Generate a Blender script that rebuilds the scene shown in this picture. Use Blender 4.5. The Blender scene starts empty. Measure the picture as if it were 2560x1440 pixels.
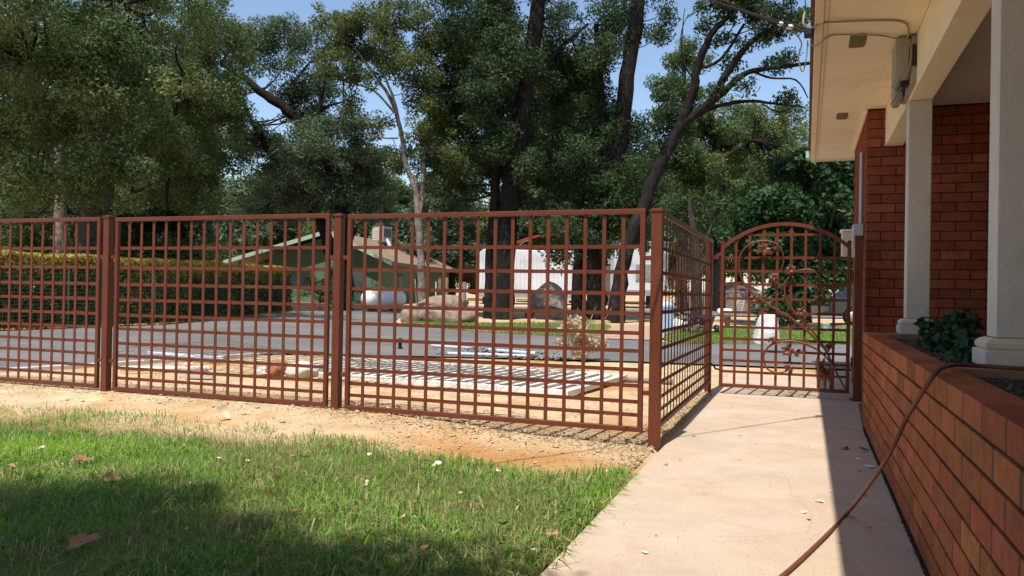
import bpy, bmesh, math, random
import numpy as np
from mathutils import Vector, Matrix

# ------------------------------------------------------------------ camera, world, sun, exposure
SC = bpy.context.scene
COL = SC.collection
F_PX = 2000.0
CAM_H = 1.2
PITCH = math.radians(0.31)
ROLL = math.radians(1.0)
AZ = math.radians(20.2)           # heading of the walkway / house, clockwise from the view direction
_F = np.array([0, math.cos(PITCH), math.sin(PITCH)])
_R0 = np.array([1.0, 0, 0]); _U0 = np.array([0, -math.sin(PITCH), math.cos(PITCH)])
_R = _R0*math.cos(ROLL) + _U0*math.sin(ROLL)
_U = _U0*math.cos(ROLL) - _R0*math.sin(ROLL)
_C = np.array([0, 0, CAM_H])
DV = np.array([math.sin(AZ), math.cos(AZ), 0]); PV = np.array([math.cos(AZ), -math.sin(AZ), 0])

cam_d = bpy.data.cameras.new('camera'); cam = bpy.data.objects.new('camera', cam_d); COL.objects.link(cam)
cam_d.sensor_width = 36.0; cam_d.lens = 36.0*F_PX/2560.0
cam_d.clip_start = 0.05; cam_d.clip_end = 2000
cam.matrix_world = Matrix(((_R[0], _U[0], -_F[0], 0), (_R[1], _U[1], -_F[1], 0), (_R[2], _U[2], -_F[2], CAM_H), (0, 0, 0, 1)))
SC.camera = cam

SUN_TRAVEL = Vector(PV*0.045 + DV*0.45 + np.array([0, 0, -1.0])).normalized()
SUN_EL = math.asin(-SUN_TRAVEL.z)
world = bpy.data.worlds.new('World'); SC.world = world; world.use_nodes = True
wn = world.node_tree
sky = wn.nodes.new('ShaderNodeTexSky'); sky.sky_type = 'NISHITA'; sky.sun_disc = False
sky.sun_elevation = SUN_EL
sky.sun_rotation = math.atan2(-SUN_TRAVEL.x, -SUN_TRAVEL.y)
sky.air_density = 1.0; sky.dust_density = 0.7; sky.ozone_density = 1.2
wn.links.new(sky.outputs[0], wn.nodes['Background'].inputs[0])
wn.nodes['Background'].inputs[1].default_value = 0.14
sun_d = bpy.data.lights.new('sun', 'SUN'); sun_d.energy = 4.6; sun_d.angle = math.radians(0.53); sun_d.color = (1.0, 0.955, 0.88)
sun = bpy.data.objects.new('sun', sun_d); COL.objects.link(sun)
sun.rotation_euler = SUN_TRAVEL.to_track_quat('-Z', 'Y').to_euler()
SC.view_settings.view_transform = 'Standard'; SC.view_settings.look = 'None'
SC.view_settings.exposure = 0.42; SC.view_settings.gamma = 1.0
SC.view_settings.use_curve_mapping = False

# ------------------------------------------------------------------ helpers
rng = np.random.default_rng(7)
random.seed(7)

def ray(u, v): return _F + _R*(u-1280)/F_PX - _U*(v-720)/F_PX
def gnd(u, v, z=0.0):
    d = ray(u, v); return _C + d*((z-CAM_H)/d[2])
def at(u, v, y):
    d = ray(u, v); return _C + d*(y/d[1])
def pd(p, s, z=0.0): return PV*p + DV*s + np.array([0, 0, z])

def tag(o, label=None, cat=None, group=None, kind=None):
    if label: o['label'] = label
    if cat: o['category'] = cat
    if group: o['group'] = group
    if kind: o['kind'] = kind
    return o

def empty(name, loc, rz=0.0, label=None, cat=None, group=None):
    o = bpy.data.objects.new(name, None); COL.objects.link(o)
    o.location = Vector(loc); o.rotation_euler = (0, 0, rz)
    o.empty_display_size = 0.1
    return tag(o, label, cat, group)

def link(name, me, parent=None, loc=None, rot=None):
    o = bpy.data.objects.new(name, me); COL.objects.link(o)
    if loc is not None: o.location = Vector(loc)
    if rot is not None: o.rotation_euler = rot
    if parent is not None: o.parent = parent
    return o

def np_mesh(name, V, Q, m, smooth=False, tint=None):
    """mesh from vertex array and a uniform n-gon index array"""
    V = np.asarray(V, np.float32); Q = np.asarray(Q, np.int32)
    me = bpy.data.meshes.new(name)
    n, k = Q.shape
    me.vertices.add(len(V)); me.vertices.foreach_set('co', V.ravel())
    me.loops.add(n*k); me.loops.foreach_set('vertex_index', Q.ravel())
    me.polygons.add(n)
    me.polygons.foreach_set('loop_start', np.arange(0, n*k, k, dtype=np.int32))
    me.polygons.foreach_set('loop_total', np.full(n, k, np.int32))
    if smooth: me.polygons.foreach_set('use_smooth', np.ones(n, bool))
    me.update(calc_edges=True)
    if tint is not None:
        a = me.attributes.new('tint', 'FLOAT', 'POINT'); a.data.foreach_set('value', np.asarray(tint, np.float32))
    me.materials.append(m)
    return me

class MB:
    """collects shapes into one mesh"""
    def __init__(s): s.v = []; s.f = []; s.sm = []
    def add(s, V, Fc, smooth=False):
        b = len(s.v); s.v += [tuple(map(float, p)) for p in V]
        s.f += [tuple(i+b for i in f) for f in Fc]; s.sm += [smooth]*len(Fc); return s
    def box(s, x0, x1, y0, y1, z0, z1):
        V = [(x0,y0,z0),(x1,y0,z0),(x1,y1,z0),(x0,y1,z0),(x0,y0,z1),(x1,y0,z1),(x1,y1,z1),(x0,y1,z1)]
        return s.add(V, [(0,3,2,1),(4,5,6,7),(0,1,5,4),(1,2,6,5),(2,3,7,6),(3,0,4,7)])
    def prism(s, poly, axis, a, b):
        """extrude 2D polygon along axis ('x','y','z') from a to b"""
        n = len(poly)
        def P(q, t):
            return {'x': (t, q[0], q[1]), 'y': (q[0], t, q[1]), 'z': (q[0], q[1], t)}[axis]
        V = [P(q, a) for q in poly] + [P(q, b) for q in poly]
        Fc = [tuple(range(n))[::-1], tuple(range(n, 2*n))] + [(i, (i+1) % n, n+(i+1) % n, n+i) for i in range(n)]
        return s.add(V, Fc)
    def tube(s, path, radii, n=8, cap=True, smooth=True, jit=0.0, rs=None):
        P = np.asarray(path, float); N = len(P)
        if np.isscalar(radii): radii = [radii]*N
        T = np.gradient(P, axis=0); T /= np.linalg.norm(T, axis=1)[:, None]+1e-9
        ref = np.array([0, 0, 1.0]) if abs(T[0][2]) < 0.9 else np.array([1.0, 0, 0])
        nrm = np.cross(T[0], ref); nrm /= np.linalg.norm(nrm)
        V = []
        for i in range(N):
            nrm = nrm - T[i]*(nrm@T[i]); nrm /= np.linalg.norm(nrm)+1e-9
            bi = np.cross(T[i], nrm)
            for k in range(n):
                a = 2*math.pi*k/n
                r = radii[i]*(1+(jit*(rs.random()-0.5)*2 if rs is not None else 0))
                V.append(P[i]+(nrm*math.cos(a)+bi*math.sin(a))*r)
        Fc = [(i*n+k, i*n+(k+1) % n, (i+1)*n+(k+1) % n, (i+1)*n+k) for i in range(N-1) for k in range(n)]
        s.add(V, Fc, smooth)
        if cap:
            s.add(V[:n], [tuple(range(n))[::-1]]); s.add(V[-n:], [tuple(range(n))])
        return s
    def ball(s, c, r, nu=10, nv=7):
        r = (r, r, r) if np.isscalar(r) else r
        V = [(c[0], c[1], c[2]-r[2])]
        for j in range(1, nv):
            t = -math.pi/2+math.pi*j/nv
            for i in range(nu):
                a = 2*math.pi*i/nu
                V.append((c[0]+r[0]*math.cos(t)*math.cos(a), c[1]+r[1]*math.cos(t)*math.sin(a), c[2]+r[2]*math.sin(t)))
        V.append((c[0], c[1], c[2]+r[2])); e = len(V)-1
        Fc = [(0, 1+(i+1) % nu, 1+i) for i in range(nu)]
        for j in range(nv-2):
            for i in range(nu):
                Fc.append((1+j*nu+i, 1+j*nu+(i+1) % nu, 1+(j+1)*nu+(i+1) % nu, 1+(j+1)*nu+i))
        Fc += [(e, 1+(nv-2)*nu+i, 1+(nv-2)*nu+(i+1) % nu) for i in range(nu)]
        return s.add(V, Fc, True)
    def lathe(s, prof, c=(0, 0, 0), n=16, axis='z'):
        V = []
        for r, h in prof:
            for i in range(n):
                a = 2*math.pi*i/n
                q = (r*math.cos(a), r*math.sin(a), h)
                if axis == 'x': q = (h, q[0], q[1])
                if axis == 'y': q = (q[0], h, q[1])
                V.append((q[0]+c[0], q[1]+c[1], q[2]+c[2]))
        m = len(prof)
        Fc = [(j*n+i, j*n+(i+1) % n, (j+1)*n+(i+1) % n, (j+1)*n+i) for j in range(m-1) for i in range(n)]
        s.add(V, Fc, True)
        s.add(V[:n], [tuple(range(n))[::-1]]); s.add(V[-n:], [tuple(range(n))])
        return s
    def mesh(s, name, m, bevel=0.0, seg=1):
        me = bpy.data.meshes.new(name); me.from_pydata(s.v, [], s.f)
        me.polygons.foreach_set('use_smooth', s.sm)
        bm = bmesh.new(); bm.from_mesh(me)
        bmesh.ops.remove_doubles(bm, verts=bm.verts, dist=1e-6) if bevel else None
        if bevel:
            bmesh.ops.bevel(bm, geom=[e for e in bm.edges if len(e.link_faces) == 2 and e.calc_face_angle(0) > 0.6], offset=bevel, segments=seg, affect='EDGES', clamp_overlap=True)
        bmesh.ops.recalc_face_normals(bm, faces=bm.faces)
        bm.to_mesh(me); bm.free()
        me.materials.append(m); return me
    def build(s, name, m, parent=None, bevel=0.0, loc=None, rot=None, seg=1):
        return link(name, s.mesh(name, m, bevel, seg), parent, loc, rot)

def hash2(i, j, seed):
    h = (i.astype(np.int64)*374761393 + j.astype(np.int64)*668265263 + seed*1442695041) & 0xFFFFFFFF
    h = ((h ^ (h >> 13))*1274126177) & 0xFFFFFFFF
    return ((h ^ (h >> 16)) & 0xFFFF)/65535.0
def vnoise(x, y, seed=0):
    x = np.asarray(x, float); y = np.asarray(y, float)
    i = np.floor(x).astype(np.int64); j = np.floor(y).astype(np.int64)
    fx = x-i; fy = y-j; fx = fx*fx*(3-2*fx); fy = fy*fy*(3-2*fy)
    return (hash2(i, j, seed)*(1-fx)+hash2(i+1, j, seed)*fx)*(1-fy)+(hash2(i, j+1, seed)*(1-fx)+hash2(i+1, j+1, seed)*fx)*fy
def fbm(x, y, seed=0, oct=4):
    t = 0; a = 0.5
    for o in range(oct):
        t = t+a*vnoise(x*2**o, y*2**o, seed+o); a *= 0.5
    return t

# ------------------------------------------------------------------ materials
MATS = {}
def mat(name, base, rough=0.75, var=0.15, scale=6.0, bump=0.0, bscale=60.0, rand=0.0, metal=0.0, spec=0.3, two=None, tscale=1.5, tpos=(0.45, 0.6), stretch=None, coat=0.0):
    """principled with noise colour variation, optional second colour patches, bump and per-object random value"""
    m = bpy.data.materials.new(name); m.use_nodes = True; nt = m.node_tree; b = nt.nodes['Principled BSDF']
    N = nt.nodes.new; L = nt.links.new
    geo = N('ShaderNodeNewGeometry'); pos = geo.outputs['Position']
    if stretch:
        mp = N('ShaderNodeMapping'); mp.inputs['Scale'].default_value = stretch; L(pos, mp.inputs['Vector']); pos = mp.outputs[0]
    nz = N('ShaderNodeTexNoise'); nz.inputs['Scale'].default_value = scale; nz.inputs['Detail'].default_value = 6; nz.inputs['Roughness'].default_value = 0.65
    L(pos, nz.inputs['Vector'])
    rp = N('ShaderNodeValToRGB')
    lo = [max(0, c*(1-var*1.6)) for c in base]; hi = [min(1, c*(1+var*1.6)) for c in base]
    rp.color_ramp.elements[0].position = 0.28; rp.color_ramp.elements[1].position = 0.72
    rp.color_ramp.elements[0].color = (*lo, 1); rp.color_ramp.elements[1].color = (*hi, 1)
    L(nz.outputs[0], rp.inputs[0]); col = rp.outputs[0]
    if two is not None:
        n2 = N('ShaderNodeTexNoise'); n2.inputs['Scale'].default_value = tscale; n2.inputs['Detail'].default_value = 5; n2.inputs['Roughness'].default_value = 0.6
        L(geo.outputs['Position'], n2.inputs['Vector'])
        r2 = N('ShaderNodeMapRange'); r2.inputs[1].default_value = tpos[0]; r2.inputs[2].default_value = tpos[1]; L(n2.outputs[0], r2.inputs[0])
        mx = N('ShaderNodeMix'); mx.data_type = 'RGBA'; L(r2.outputs[0], mx.inputs[0]); L(col, mx.inputs[6])
        mx.inputs[7].default_value = (*two, 1); col = mx.outputs[2]
    if rand > 0:
        oi = N('ShaderNodeObjectInfo'); mr = N('ShaderNodeMapRange'); L(oi.outputs['Random'], mr.inputs[0])
        mr.inputs[3].default_value = 1-rand; mr.inputs[4].default_value = 1+rand
        hs = N('ShaderNodeHueSaturation'); L(mr.outputs[0], hs.inputs['Value']); L(col, hs.inputs['Color'])
        wh = N('ShaderNodeMath'); wh.operation = 'MULTIPLY'; wh.inputs[1].default_value = 7.31; L(oi.outputs['Random'], wh.inputs[0])
        fr = N('ShaderNodeMath'); fr.operation = 'FRACT'; L(wh.outputs[0], fr.inputs[0])
        m2 = N('ShaderNodeMapRange'); L(fr.outputs[0], m2.inputs[0]); m2.inputs[3].default_value = 0.491; m2.inputs[4].default_value = 0.508; L(m2.outputs[0], hs.inputs['Hue'])
        col = hs.outputs[0]
    L(col, b.inputs['Base Color'])
    b.inputs['Roughness'].default_value = rough; b.inputs['Metallic'].default_value = metal
    b.inputs['Specular IOR Level'].default_value = spec
    if coat: b.inputs['Coat Weight'].default_value = coat
    if bump:
        n3 = N('ShaderNodeTexNoise'); n3.inputs['Scale'].default_value = bscale; n3.inputs['Detail'].default_value = 5; L(pos, n3.inputs['Vector'])
        bp = N('ShaderNodeBump'); bp.inputs['Strength'].default_value = min(1, bump); bp.inputs['Distance'].default_value = 0.01*max(1, bump); L(n3.outputs[0], bp.inputs['Height'])
        L(bp.outputs[0], b.inputs['Normal'])
    MATS[name] = m; return m

def leafmat(name, stops, rough=0.58, trans=0.34, spec=0.25):
    """foliage: colour by the per-leaf 'tint' attribute, part translucent"""
    m = bpy.data.materials.new(name); m.use_nodes = True; nt = m.node_tree; b = nt.nodes['Principled BSDF']
    N = nt.nodes.new; L = nt.links.new
    at_ = N('ShaderNodeAttribute'); at_.attribute_name = 'tint'
    rp = N('ShaderNodeValToRGB'); cr = rp.color_ramp
    while len(cr.elements) < len(stops): cr.elements.new(0.5)
    for e, (p, c) in zip(cr.elements, stops): e.position = p; e.color = (*c, 1)
    L(at_.outputs['Fac'], rp.inputs[0]); L(rp.outputs[0], b.inputs['Base Color'])
    b.inputs['Roughness'].default_value = rough; b.inputs['Specular IOR Level'].default_value = spec
    tr = N('ShaderNodeBsdfTranslucent')
    hs = N('ShaderNodeHueSaturation'); hs.inputs['Hue'].default_value = 0.485; hs.inputs['Saturation'].default_value = 1.15; hs.inputs['Value'].default_value = 1.25
    L(rp.outputs[0], hs.inputs['Color']); L(hs.outputs[0], tr.inputs['Color'])
    mx = N('ShaderNodeMixShader'); mx.inputs[0].default_value = trans
    L(b.outputs[0], mx.inputs[1]); L(tr.outputs[0], mx.inputs[2])
    L(mx.outputs[0], nt.nodes['Material Output'].inputs['Surface'])
    MATS[name] = m; return m

M_fence = mat('fence_paint', (0.130, 0.033, 0.0145), 0.50, 0.10, 5, 0.10, 220, spec=0.28, two=(0.150, 0.045, 0.023), tscale=2.2, tpos=(0.5, 0.8))
M_conc = mat('walk_concrete', (0.50, 0.40, 0.305), 0.85, 0.10, 2.2, 0.25, 140, two=(0.50, 0.36, 0.235), tscale=0.9, tpos=(0.42, 0.75), spec=0.2)
M_concw = mat('pale_concrete', (0.55, 0.50, 0.44), 0.85, 0.08, 3, 0.3, 120)
M_dirt = mat('dry_dirt', (0.50, 0.365, 0.22), 0.95, 0.20, 3.5, 0.9, 45, two=(0.42, 0.225, 0.085), tscale=0.55, tpos=(0.50, 0.66), spec=0.1)
def add_clay(m, col):
    nt = m.node_tree; b = nt.nodes['Principled BSDF']; src = b.inputs['Base Color'].links[0].from_socket
    a = nt.nodes.new('ShaderNodeAttribute'); a.attribute_name = 'tint'
    mx = nt.nodes.new('ShaderNodeMix'); mx.data_type = 'RGBA'; nt.links.new(a.outputs['Fac'], mx.inputs[0]); nt.links.new(src, mx.inputs[6]); mx.inputs[7].default_value = (*col, 1)
    nt.links.new(mx.outputs[2], b.inputs['Base Color'])
add_clay(M_dirt, (0.40, 0.205, 0.075))
def add_wear(m, stain, crack=0.5):
    # irregular stains, fine dark specks and a few hairline cracks
    nt = m.node_tree; b = nt.nodes['Principled BSDF']; src = b.inputs['Base Color'].links[0].from_socket
    N = nt.nodes.new; L = nt.links.new; geo = N('ShaderNodeNewGeometry')
    n1 = N('ShaderNodeTexNoise'); n1.inputs['Scale'].default_value = 1.7; n1.inputs['Detail'].default_value = 9; n1.inputs['Roughness'].default_value = 0.72; n1.inputs['Distortion'].default_value = 0.6; L(geo.outputs['Position'], n1.inputs['Vector'])
    r1 = N('ShaderNodeMapRange'); r1.inputs[1].default_value = 0.50; r1.inputs[2].default_value = 0.72; r1.inputs[4].default_value = 0.75; L(n1.outputs[0], r1.inputs[0])
    mx = N('ShaderNodeMix'); mx.data_type = 'RGBA'; L(r1.outputs[0], mx.inputs[0]); L(src, mx.inputs[6]); mx.inputs[7].default_value = (*stain, 1)
    n2 = N('ShaderNodeTexNoise'); n2.inputs['Scale'].default_value = 95; n2.inputs['Detail'].default_value = 3; L(geo.outputs['Position'], n2.inputs['Vector'])
    r2 = N('ShaderNodeMapRange'); r2.inputs[1].default_value = 0.30; r2.inputs[2].default_value = 0.44; r2.inputs[3].default_value = 0.62; r2.inputs[4].default_value = 1.0; L(n2.outputs[0], r2.inputs[0])
    n3 = N('ShaderNodeTexNoise'); n3.inputs['Scale'].default_value = 1.1; L(geo.outputs['Position'], n3.inputs['Vector'])
    ad = N('ShaderNodeVectorMath'); ad.operation = 'SCALE'; ad.inputs['Scale'].default_value = 0.35; L(n3.outputs[1], ad.inputs[0])
    a2 = N('ShaderNodeVectorMath'); a2.operation = 'ADD'; L(geo.outputs['Position'], a2.inputs[0]); L(ad.outputs[0], a2.inputs[1])
    vo = N('ShaderNodeTexVoronoi'); vo.feature = 'DISTANCE_TO_EDGE'; vo.inputs['Scale'].default_value = 0.42; L(a2.outputs[0], vo.inputs['Vector'])
    r3 = N('ShaderNodeMapRange'); r3.inputs[1].default_value = 0.0; r3.inputs[2].default_value = 0.0035; r3.inputs[3].default_value = 1-crack; r3.inputs[4].default_value = 1.0; L(vo.outputs['Distance'], r3.inputs[0])
    mu = N('ShaderNodeMath'); mu.operation = 'MULTIPLY'; L(r2.outputs[0], mu.inputs[0]); L(r3.outputs[0], mu.inputs[1])
    m2 = N('ShaderNodeVectorMath'); m2.operation = 'SCALE'; L(mx.outputs[2], m2.inputs[0]); L(mu.outputs[0], m2.inputs['Scale'])
    L(m2.outputs[0], b.inputs['Base Color'])
add_wear(M_conc, (0.40, 0.285, 0.195), 0.13)
M_clod = mat('dirt_clod', (0.53, 0.39, 0.24), 0.95, 0.3, 9, 0.6, 80, spec=0.1)
M_soil_red = mat('red_clay', (0.30, 0.14, 0.07), 0.95, 0.3, 20, 1.0, 60, spec=0.1)
M_asph = mat('asphalt', (0.150, 0.138, 0.132), 0.85, 0.10, 0.7, 0.4, 180, two=(0.19, 0.175, 0.165), tscale=0.25, spec=0.25)
M_pink = mat('pink_concrete', (0.40, 0.25, 0.19), 0.85, 0.12, 2, 0.2, 100)
add_wear(M_asph, (0.125, 0.117, 0.113), 0.3)
M_turf = mat('turf_soil', (0.13, 0.12, 0.05), 0.95, 0.3, 8, 0.5, 60, two=(0.26, 0.20, 0.09), tscale=1.2, spec=0.1)
add_clay(M_turf, (0.50, 0.39, 0.24))
M_brick = mat('planter_brick', (0.37, 0.120, 0.049), 0.88, 0.14, 16, 0.8, 110, rand=0.22, two=(0.22, 0.085, 0.045), tscale=6.0, tpos=(0.56, 0.80), spec=0.12)
M_bricktop = mat('planter_brick_top', (0.33, 0.19, 0.115), 0.9, 0.15, 8, 0.3, 90, rand=0.06, spec=0.1)
M_wbrick = mat('house_brick', (0.265, 0.078, 0.042), 0.85, 0.16, 12, 0.6, 110, rand=0.24, spec=0.15)
M_mortar = mat('mortar', (0.036, 0.024, 0.019), 0.95, 0.2, 30, 0.4, 100)
M_pmortar = mat('planter_mortar', (0.085, 0.064, 0.048), 0.95, 0.3, 30, 0.6, 100)
M_cream = mat('cream_paint', (0.88, 0.76, 0.55), 0.6, 0.03, 1.5, 0.12, 90, two=(0.76, 0.58, 0.36), tscale=0.8, tpos=(0.5, 0.8), spec=0.25)
M_fascia = mat('fascia_paint', (0.80, 0.66, 0.46), 0.55, 0.04, 2, 0.1, 60)
M_post = mat('post_paint', (0.62, 0.58, 0.52), 0.6, 0.06, 2.5, 0.35, 120, two=(0.52, 0.46, 0.39), tscale=2.0, tpos=(0.52, 0.75))
M_postbase = mat('post_base_paint', (0.70, 0.58, 0.43), 0.7, 0.10, 8, 0.2, 90)
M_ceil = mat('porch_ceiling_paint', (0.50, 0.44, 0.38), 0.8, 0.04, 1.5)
M_roofe = mat('roof_edge_shingle', (0.16, 0.075, 0.045), 0.9, 0.3, 20, 0.5, 60)
M_vent = mat('vent_mesh', (0.20, 0.14, 0.07), 0.85, 0.2, 60, 0.6, 300)
M_gbox = mat('weathered_box_plastic', (0.34, 0.31, 0.26), 0.6, 0.12, 12, 0.1, 60)
M_dark = mat('dark_plastic', (0.02, 0.02, 0.02), 0.5, 0.1)
M_wire = mat('cable_grey', (0.36, 0.31, 0.24), 0.6, 0.1, 20)
M_wired = mat('cable_dark', (0.07, 0.06, 0.055), 0.6, 0.1, 20)
M_galv = mat('galvanised', (0.42, 0.43, 0.45), 0.45, 0.08, 12, metal=0.35)
M_white = mat('white_paint', (0.80, 0.79, 0.76), 0.5, 0.04, 6)
M_whited = mat('white_metal_dirty', (0.70, 0.68, 0.64), 0.5, 0.06, 5, two=(0.66, 0.62, 0.55), tscale=3, tpos=(0.5, 0.8))
M_rebar = mat('rusty_wire', (0.16, 0.125, 0.10), 0.7, 0.3, 40, metal=0.3)
M_pvc = mat('grey_pvc', (0.46, 0.48, 0.52), 0.45, 0.05, 4)
M_gravel = mat('grey_gravel', (0.22, 0.21, 0.21), 0.95, 0.4, 30, 0.8, 60)
M_bark = mat('oak_bark', (0.055, 0.043, 0.036), 0.95, 0.4, 9, 3.0, 22, two=(0.11, 0.095, 0.085), tscale=4, tpos=(0.5, 0.7), spec=0.1, stretch=(1, 1, 0.35))
M_barkd = mat('shaded_oak_bark', (0.020, 0.0165, 0.015), 0.95, 0.4, 9, 3.0, 22, two=(0.050, 0.047, 0.046), tscale=3, tpos=(0.55, 0.72), spec=0.1, stretch=(1, 1, 0.35))  # near-black: the deep canopy shade on the trunks is put into the colour
M_barkl = mat('pale_bark', (0.24, 0.205, 0.18), 0.95, 0.3, 10, 2.0, 25, two=(0.14, 0.115, 0.10), tscale=5, spec=0.1, stretch=(1, 1, 0.4))
M_rock = mat("tan_granite", (0.27, 0.190, 0.135), 0.95, 0.30, 5, 2.6, 12, two=(0.17, 0.14, 0.12), tscale=3.0, tpos=(0.5, 0.7))
M_rockl = mat('lichen_rock', (0.27, 0.24, 0.21), 0.95, 0.35, 5, 1.8, 14, two=(0.42, 0.40, 0.36), tscale=4, tpos=(0.5, 0.6))
M_rockw = mat('white_stone', (0.62, 0.60, 0.56), 0.9, 0.18, 4, 1.6, 16)
M_green = mat('green_stucco', (0.105, 0.165, 0.105), 0.9, 0.06, 3, 0.3, 60)
M_greent = mat('pale_green_trim', (0.38, 0.52, 0.40), 0.6, 0.05, 4)
M_shing = mat('tan_shingle', (0.36, 0.255, 0.165), 0.95, 0.18, 5, 0.8, 25, two=(0.30, 0.20, 0.125), tscale=1.2)
M_tank = mat('tank_white', (0.82, 0.80, 0.78), 0.35, 0.03, 3, two=(0.70, 0.66, 0.62), tscale=2, tpos=(0.6, 0.8))
M_tankd = mat('tank_dome_green', (0.07, 0.34, 0.17), 0.4, 0.05)
M_ac = mat('cooler_grey', (0.38, 0.36, 0.36), 0.5, 0.05, 3, metal=0.2)
M_acd = mat('cooler_louvre_dark', (0.10, 0.085, 0.09), 0.6, 0.05)
M_rv = mat('trailer_white', (0.68, 0.70, 0.74), 0.4, 0.06, 1.5, two=(0.46, 0.48, 0.52), tscale=0.8, tpos=(0.5, 0.75))  # bluish grey second colour paints shade onto the white sides
M_rvg = mat('trailer_grey', (0.30, 0.31, 0.34), 0.5, 0.06, 4)
M_red = mat('red_paint', (0.42, 0.035, 0.035), 0.5, 0.1)
M_barn = mat('weathered_boards', (0.15, 0.13, 0.115), 0.9, 0.2, 5)
M_wood = mat('weathered_wood', (0.26, 0.20, 0.15), 0.9, 0.25, 6, 0.6, 40, stretch=(1, 1, 0.2))
M_lumber = mat('pale_lumber', (0.55, 0.43, 0.28), 0.85, 0.2, 8, 0.4, 40)
M_glass = mat('dark_window_glass', (0.03, 0.04, 0.05), 0.08, 0.1, 2, spec=0.6)
M_glassl = mat('pale_window_glass', (0.30, 0.29, 0.26), 0.15, 0.1, 2, spec=0.6)
M_car = mat('dark_car_paint', (0.022, 0.024, 0.030), 0.25, 0.05, spec=0.6, coat=0.6)
M_chrome = mat('chrome', (0.6, 0.6, 0.62), 0.2, 0.02, metal=0.9)
M_tyre = mat('tyre_rubber', (0.015, 0.015, 0.015), 0.85, 0.1)
M_blue = mat('pale_blue_plastic', (0.42, 0.50, 0.66), 0.5, 0.05)
M_purple = mat('purple_plastic', (0.05, 0.035, 0.09), 0.5, 0.05)
M_hose = mat('brown_hose', (0.16, 0.055, 0.036), 0.5, 0.12, 12)
M_dog = mat('tan_dog_fur', (0.34, 0.175, 0.072), 0.9, 0.25, 26, 0.6, 160, two=(0.10, 0.055, 0.032), tscale=9, tpos=(0.55, 0.72))
M_black = mat('black', (0.012, 0.011, 0.011), 0.35, 0.1)
M_potsoil = mat('potting_soil', (0.055, 0.038, 0.028), 0.95, 0.4, 20, 1.0, 50)
M_pgravel = mat('soil_pebble', (0.14, 0.12, 0.105), 0.95, 0.5, 40)
M_copper = mat('bronze_leaf_paint', (0.125, 0.036, 0.017), 0.42, 0.15, 20, 0.2, 120, spec=0.4)
M_paper = mat('paper_scrap', (0.75, 0.73, 0.72), 0.7, 0.05)
M_tanbox = mat('beige_metal', (0.62, 0.55, 0.42), 0.5, 0.05)
M_conduit = mat('pale_grey_metal', (0.48, 0.50, 0.55), 0.5, 0.06)
M_dleaf = mat('dry_leaf', (0.36, 0.20, 0.10), 0.75, 0.25, 30, 0.3, 120, rand=0.2)
M_dleafr = mat('dry_red_leaf', (0.26, 0.115, 0.065), 0.75, 0.25, 40, 0.3, 120, rand=0.1)
M_dleafp = mat('pale_dry_leaf', (0.66, 0.54, 0.40), 0.75, 0.15, 30, 0.2, 120, rand=0.15)
M_gleaf = mat('dull_green_leaf', (0.12, 0.11, 0.05), 0.7, 0.25, 30)
M_twig = mat('dry_twig', (0.46, 0.36, 0.24), 0.9, 0.2, 20)
M_house2 = mat('white_siding', (0.66, 0.60, 0.54), 0.7, 0.04)

L_oak = leafmat('oak_leaf', [(0.0, (0.020, 0.038, 0.015)), (0.40, (0.060, 0.103, 0.035)), (0.75, (0.142, 0.190, 0.063)), (1.0, (0.243, 0.249, 0.088))])
L_oaky = leafmat('yellow_green_leaf', [(0.0, (0.034, 0.055, 0.017)), (0.5, (0.106, 0.137, 0.041)), (0.85, (0.188, 0.198, 0.062)), (1.0, (0.264, 0.222, 0.085))])
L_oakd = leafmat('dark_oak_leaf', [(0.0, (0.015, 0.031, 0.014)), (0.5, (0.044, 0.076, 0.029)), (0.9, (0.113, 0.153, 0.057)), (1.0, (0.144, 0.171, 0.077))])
L_blue = leafmat('blue_oak_leaf', [(0.0, (0.038, 0.064, 0.036)), (0.5, (0.098, 0.138, 0.076)), (1.0, (0.175, 0.210, 0.115))])
L_broad = leafmat('broad_leaf', [(0.0, (0.013, 0.032, 0.013)), (0.6, (0.032, 0.074, 0.026)), (0.92, (0.071, 0.127, 0.045)), (1.0, (0.233, 0.200, 0.071))], trans=0.3)
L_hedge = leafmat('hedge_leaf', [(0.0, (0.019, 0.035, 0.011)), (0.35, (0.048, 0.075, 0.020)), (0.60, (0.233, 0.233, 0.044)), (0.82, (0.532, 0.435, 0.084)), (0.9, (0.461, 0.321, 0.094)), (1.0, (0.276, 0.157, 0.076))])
L_rust = leafmat('rust_leaf', [(0.0, (0.10, 0.045, 0.02)), (0.6, (0.28, 0.14, 0.06)), (1.0, (0.45, 0.26, 0.10))])
L_orange = leafmat('orange_leaf', [(0.0, (0.22, 0.10, 0.035)), (0.6, (0.46, 0.22, 0.07)), (1.0, (0.58, 0.34, 0.12))])
L_grass = leafmat('grass_blade', [(0.0, (0.56, 0.45, 0.25)), (0.22, (0.36, 0.33, 0.14)), (0.40, (0.20, 0.25, 0.085)), (0.62, (0.17, 0.30, 0.060)), (0.85, (0.17, 0.36, 0.05)), (1.0, (0.24, 0.44, 0.05))], trans=0.42)
L_dry = leafmat('dead_brush_leaf', [(0.0, (0.30, 0.21, 0.12)), (0.6, (0.55, 0.43, 0.27)), (1.0, (0.66, 0.55, 0.38))], trans=0.2)
L_plant = leafmat('planter_leaf', [(0.0, (0.012, 0.045, 0.018)), (0.6, (0.025, 0.085, 0.030)), (0.9, (0.06, 0.14, 0.05)), (1.0, (0.30, 0.09, 0.05))], trans=0.2)

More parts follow.
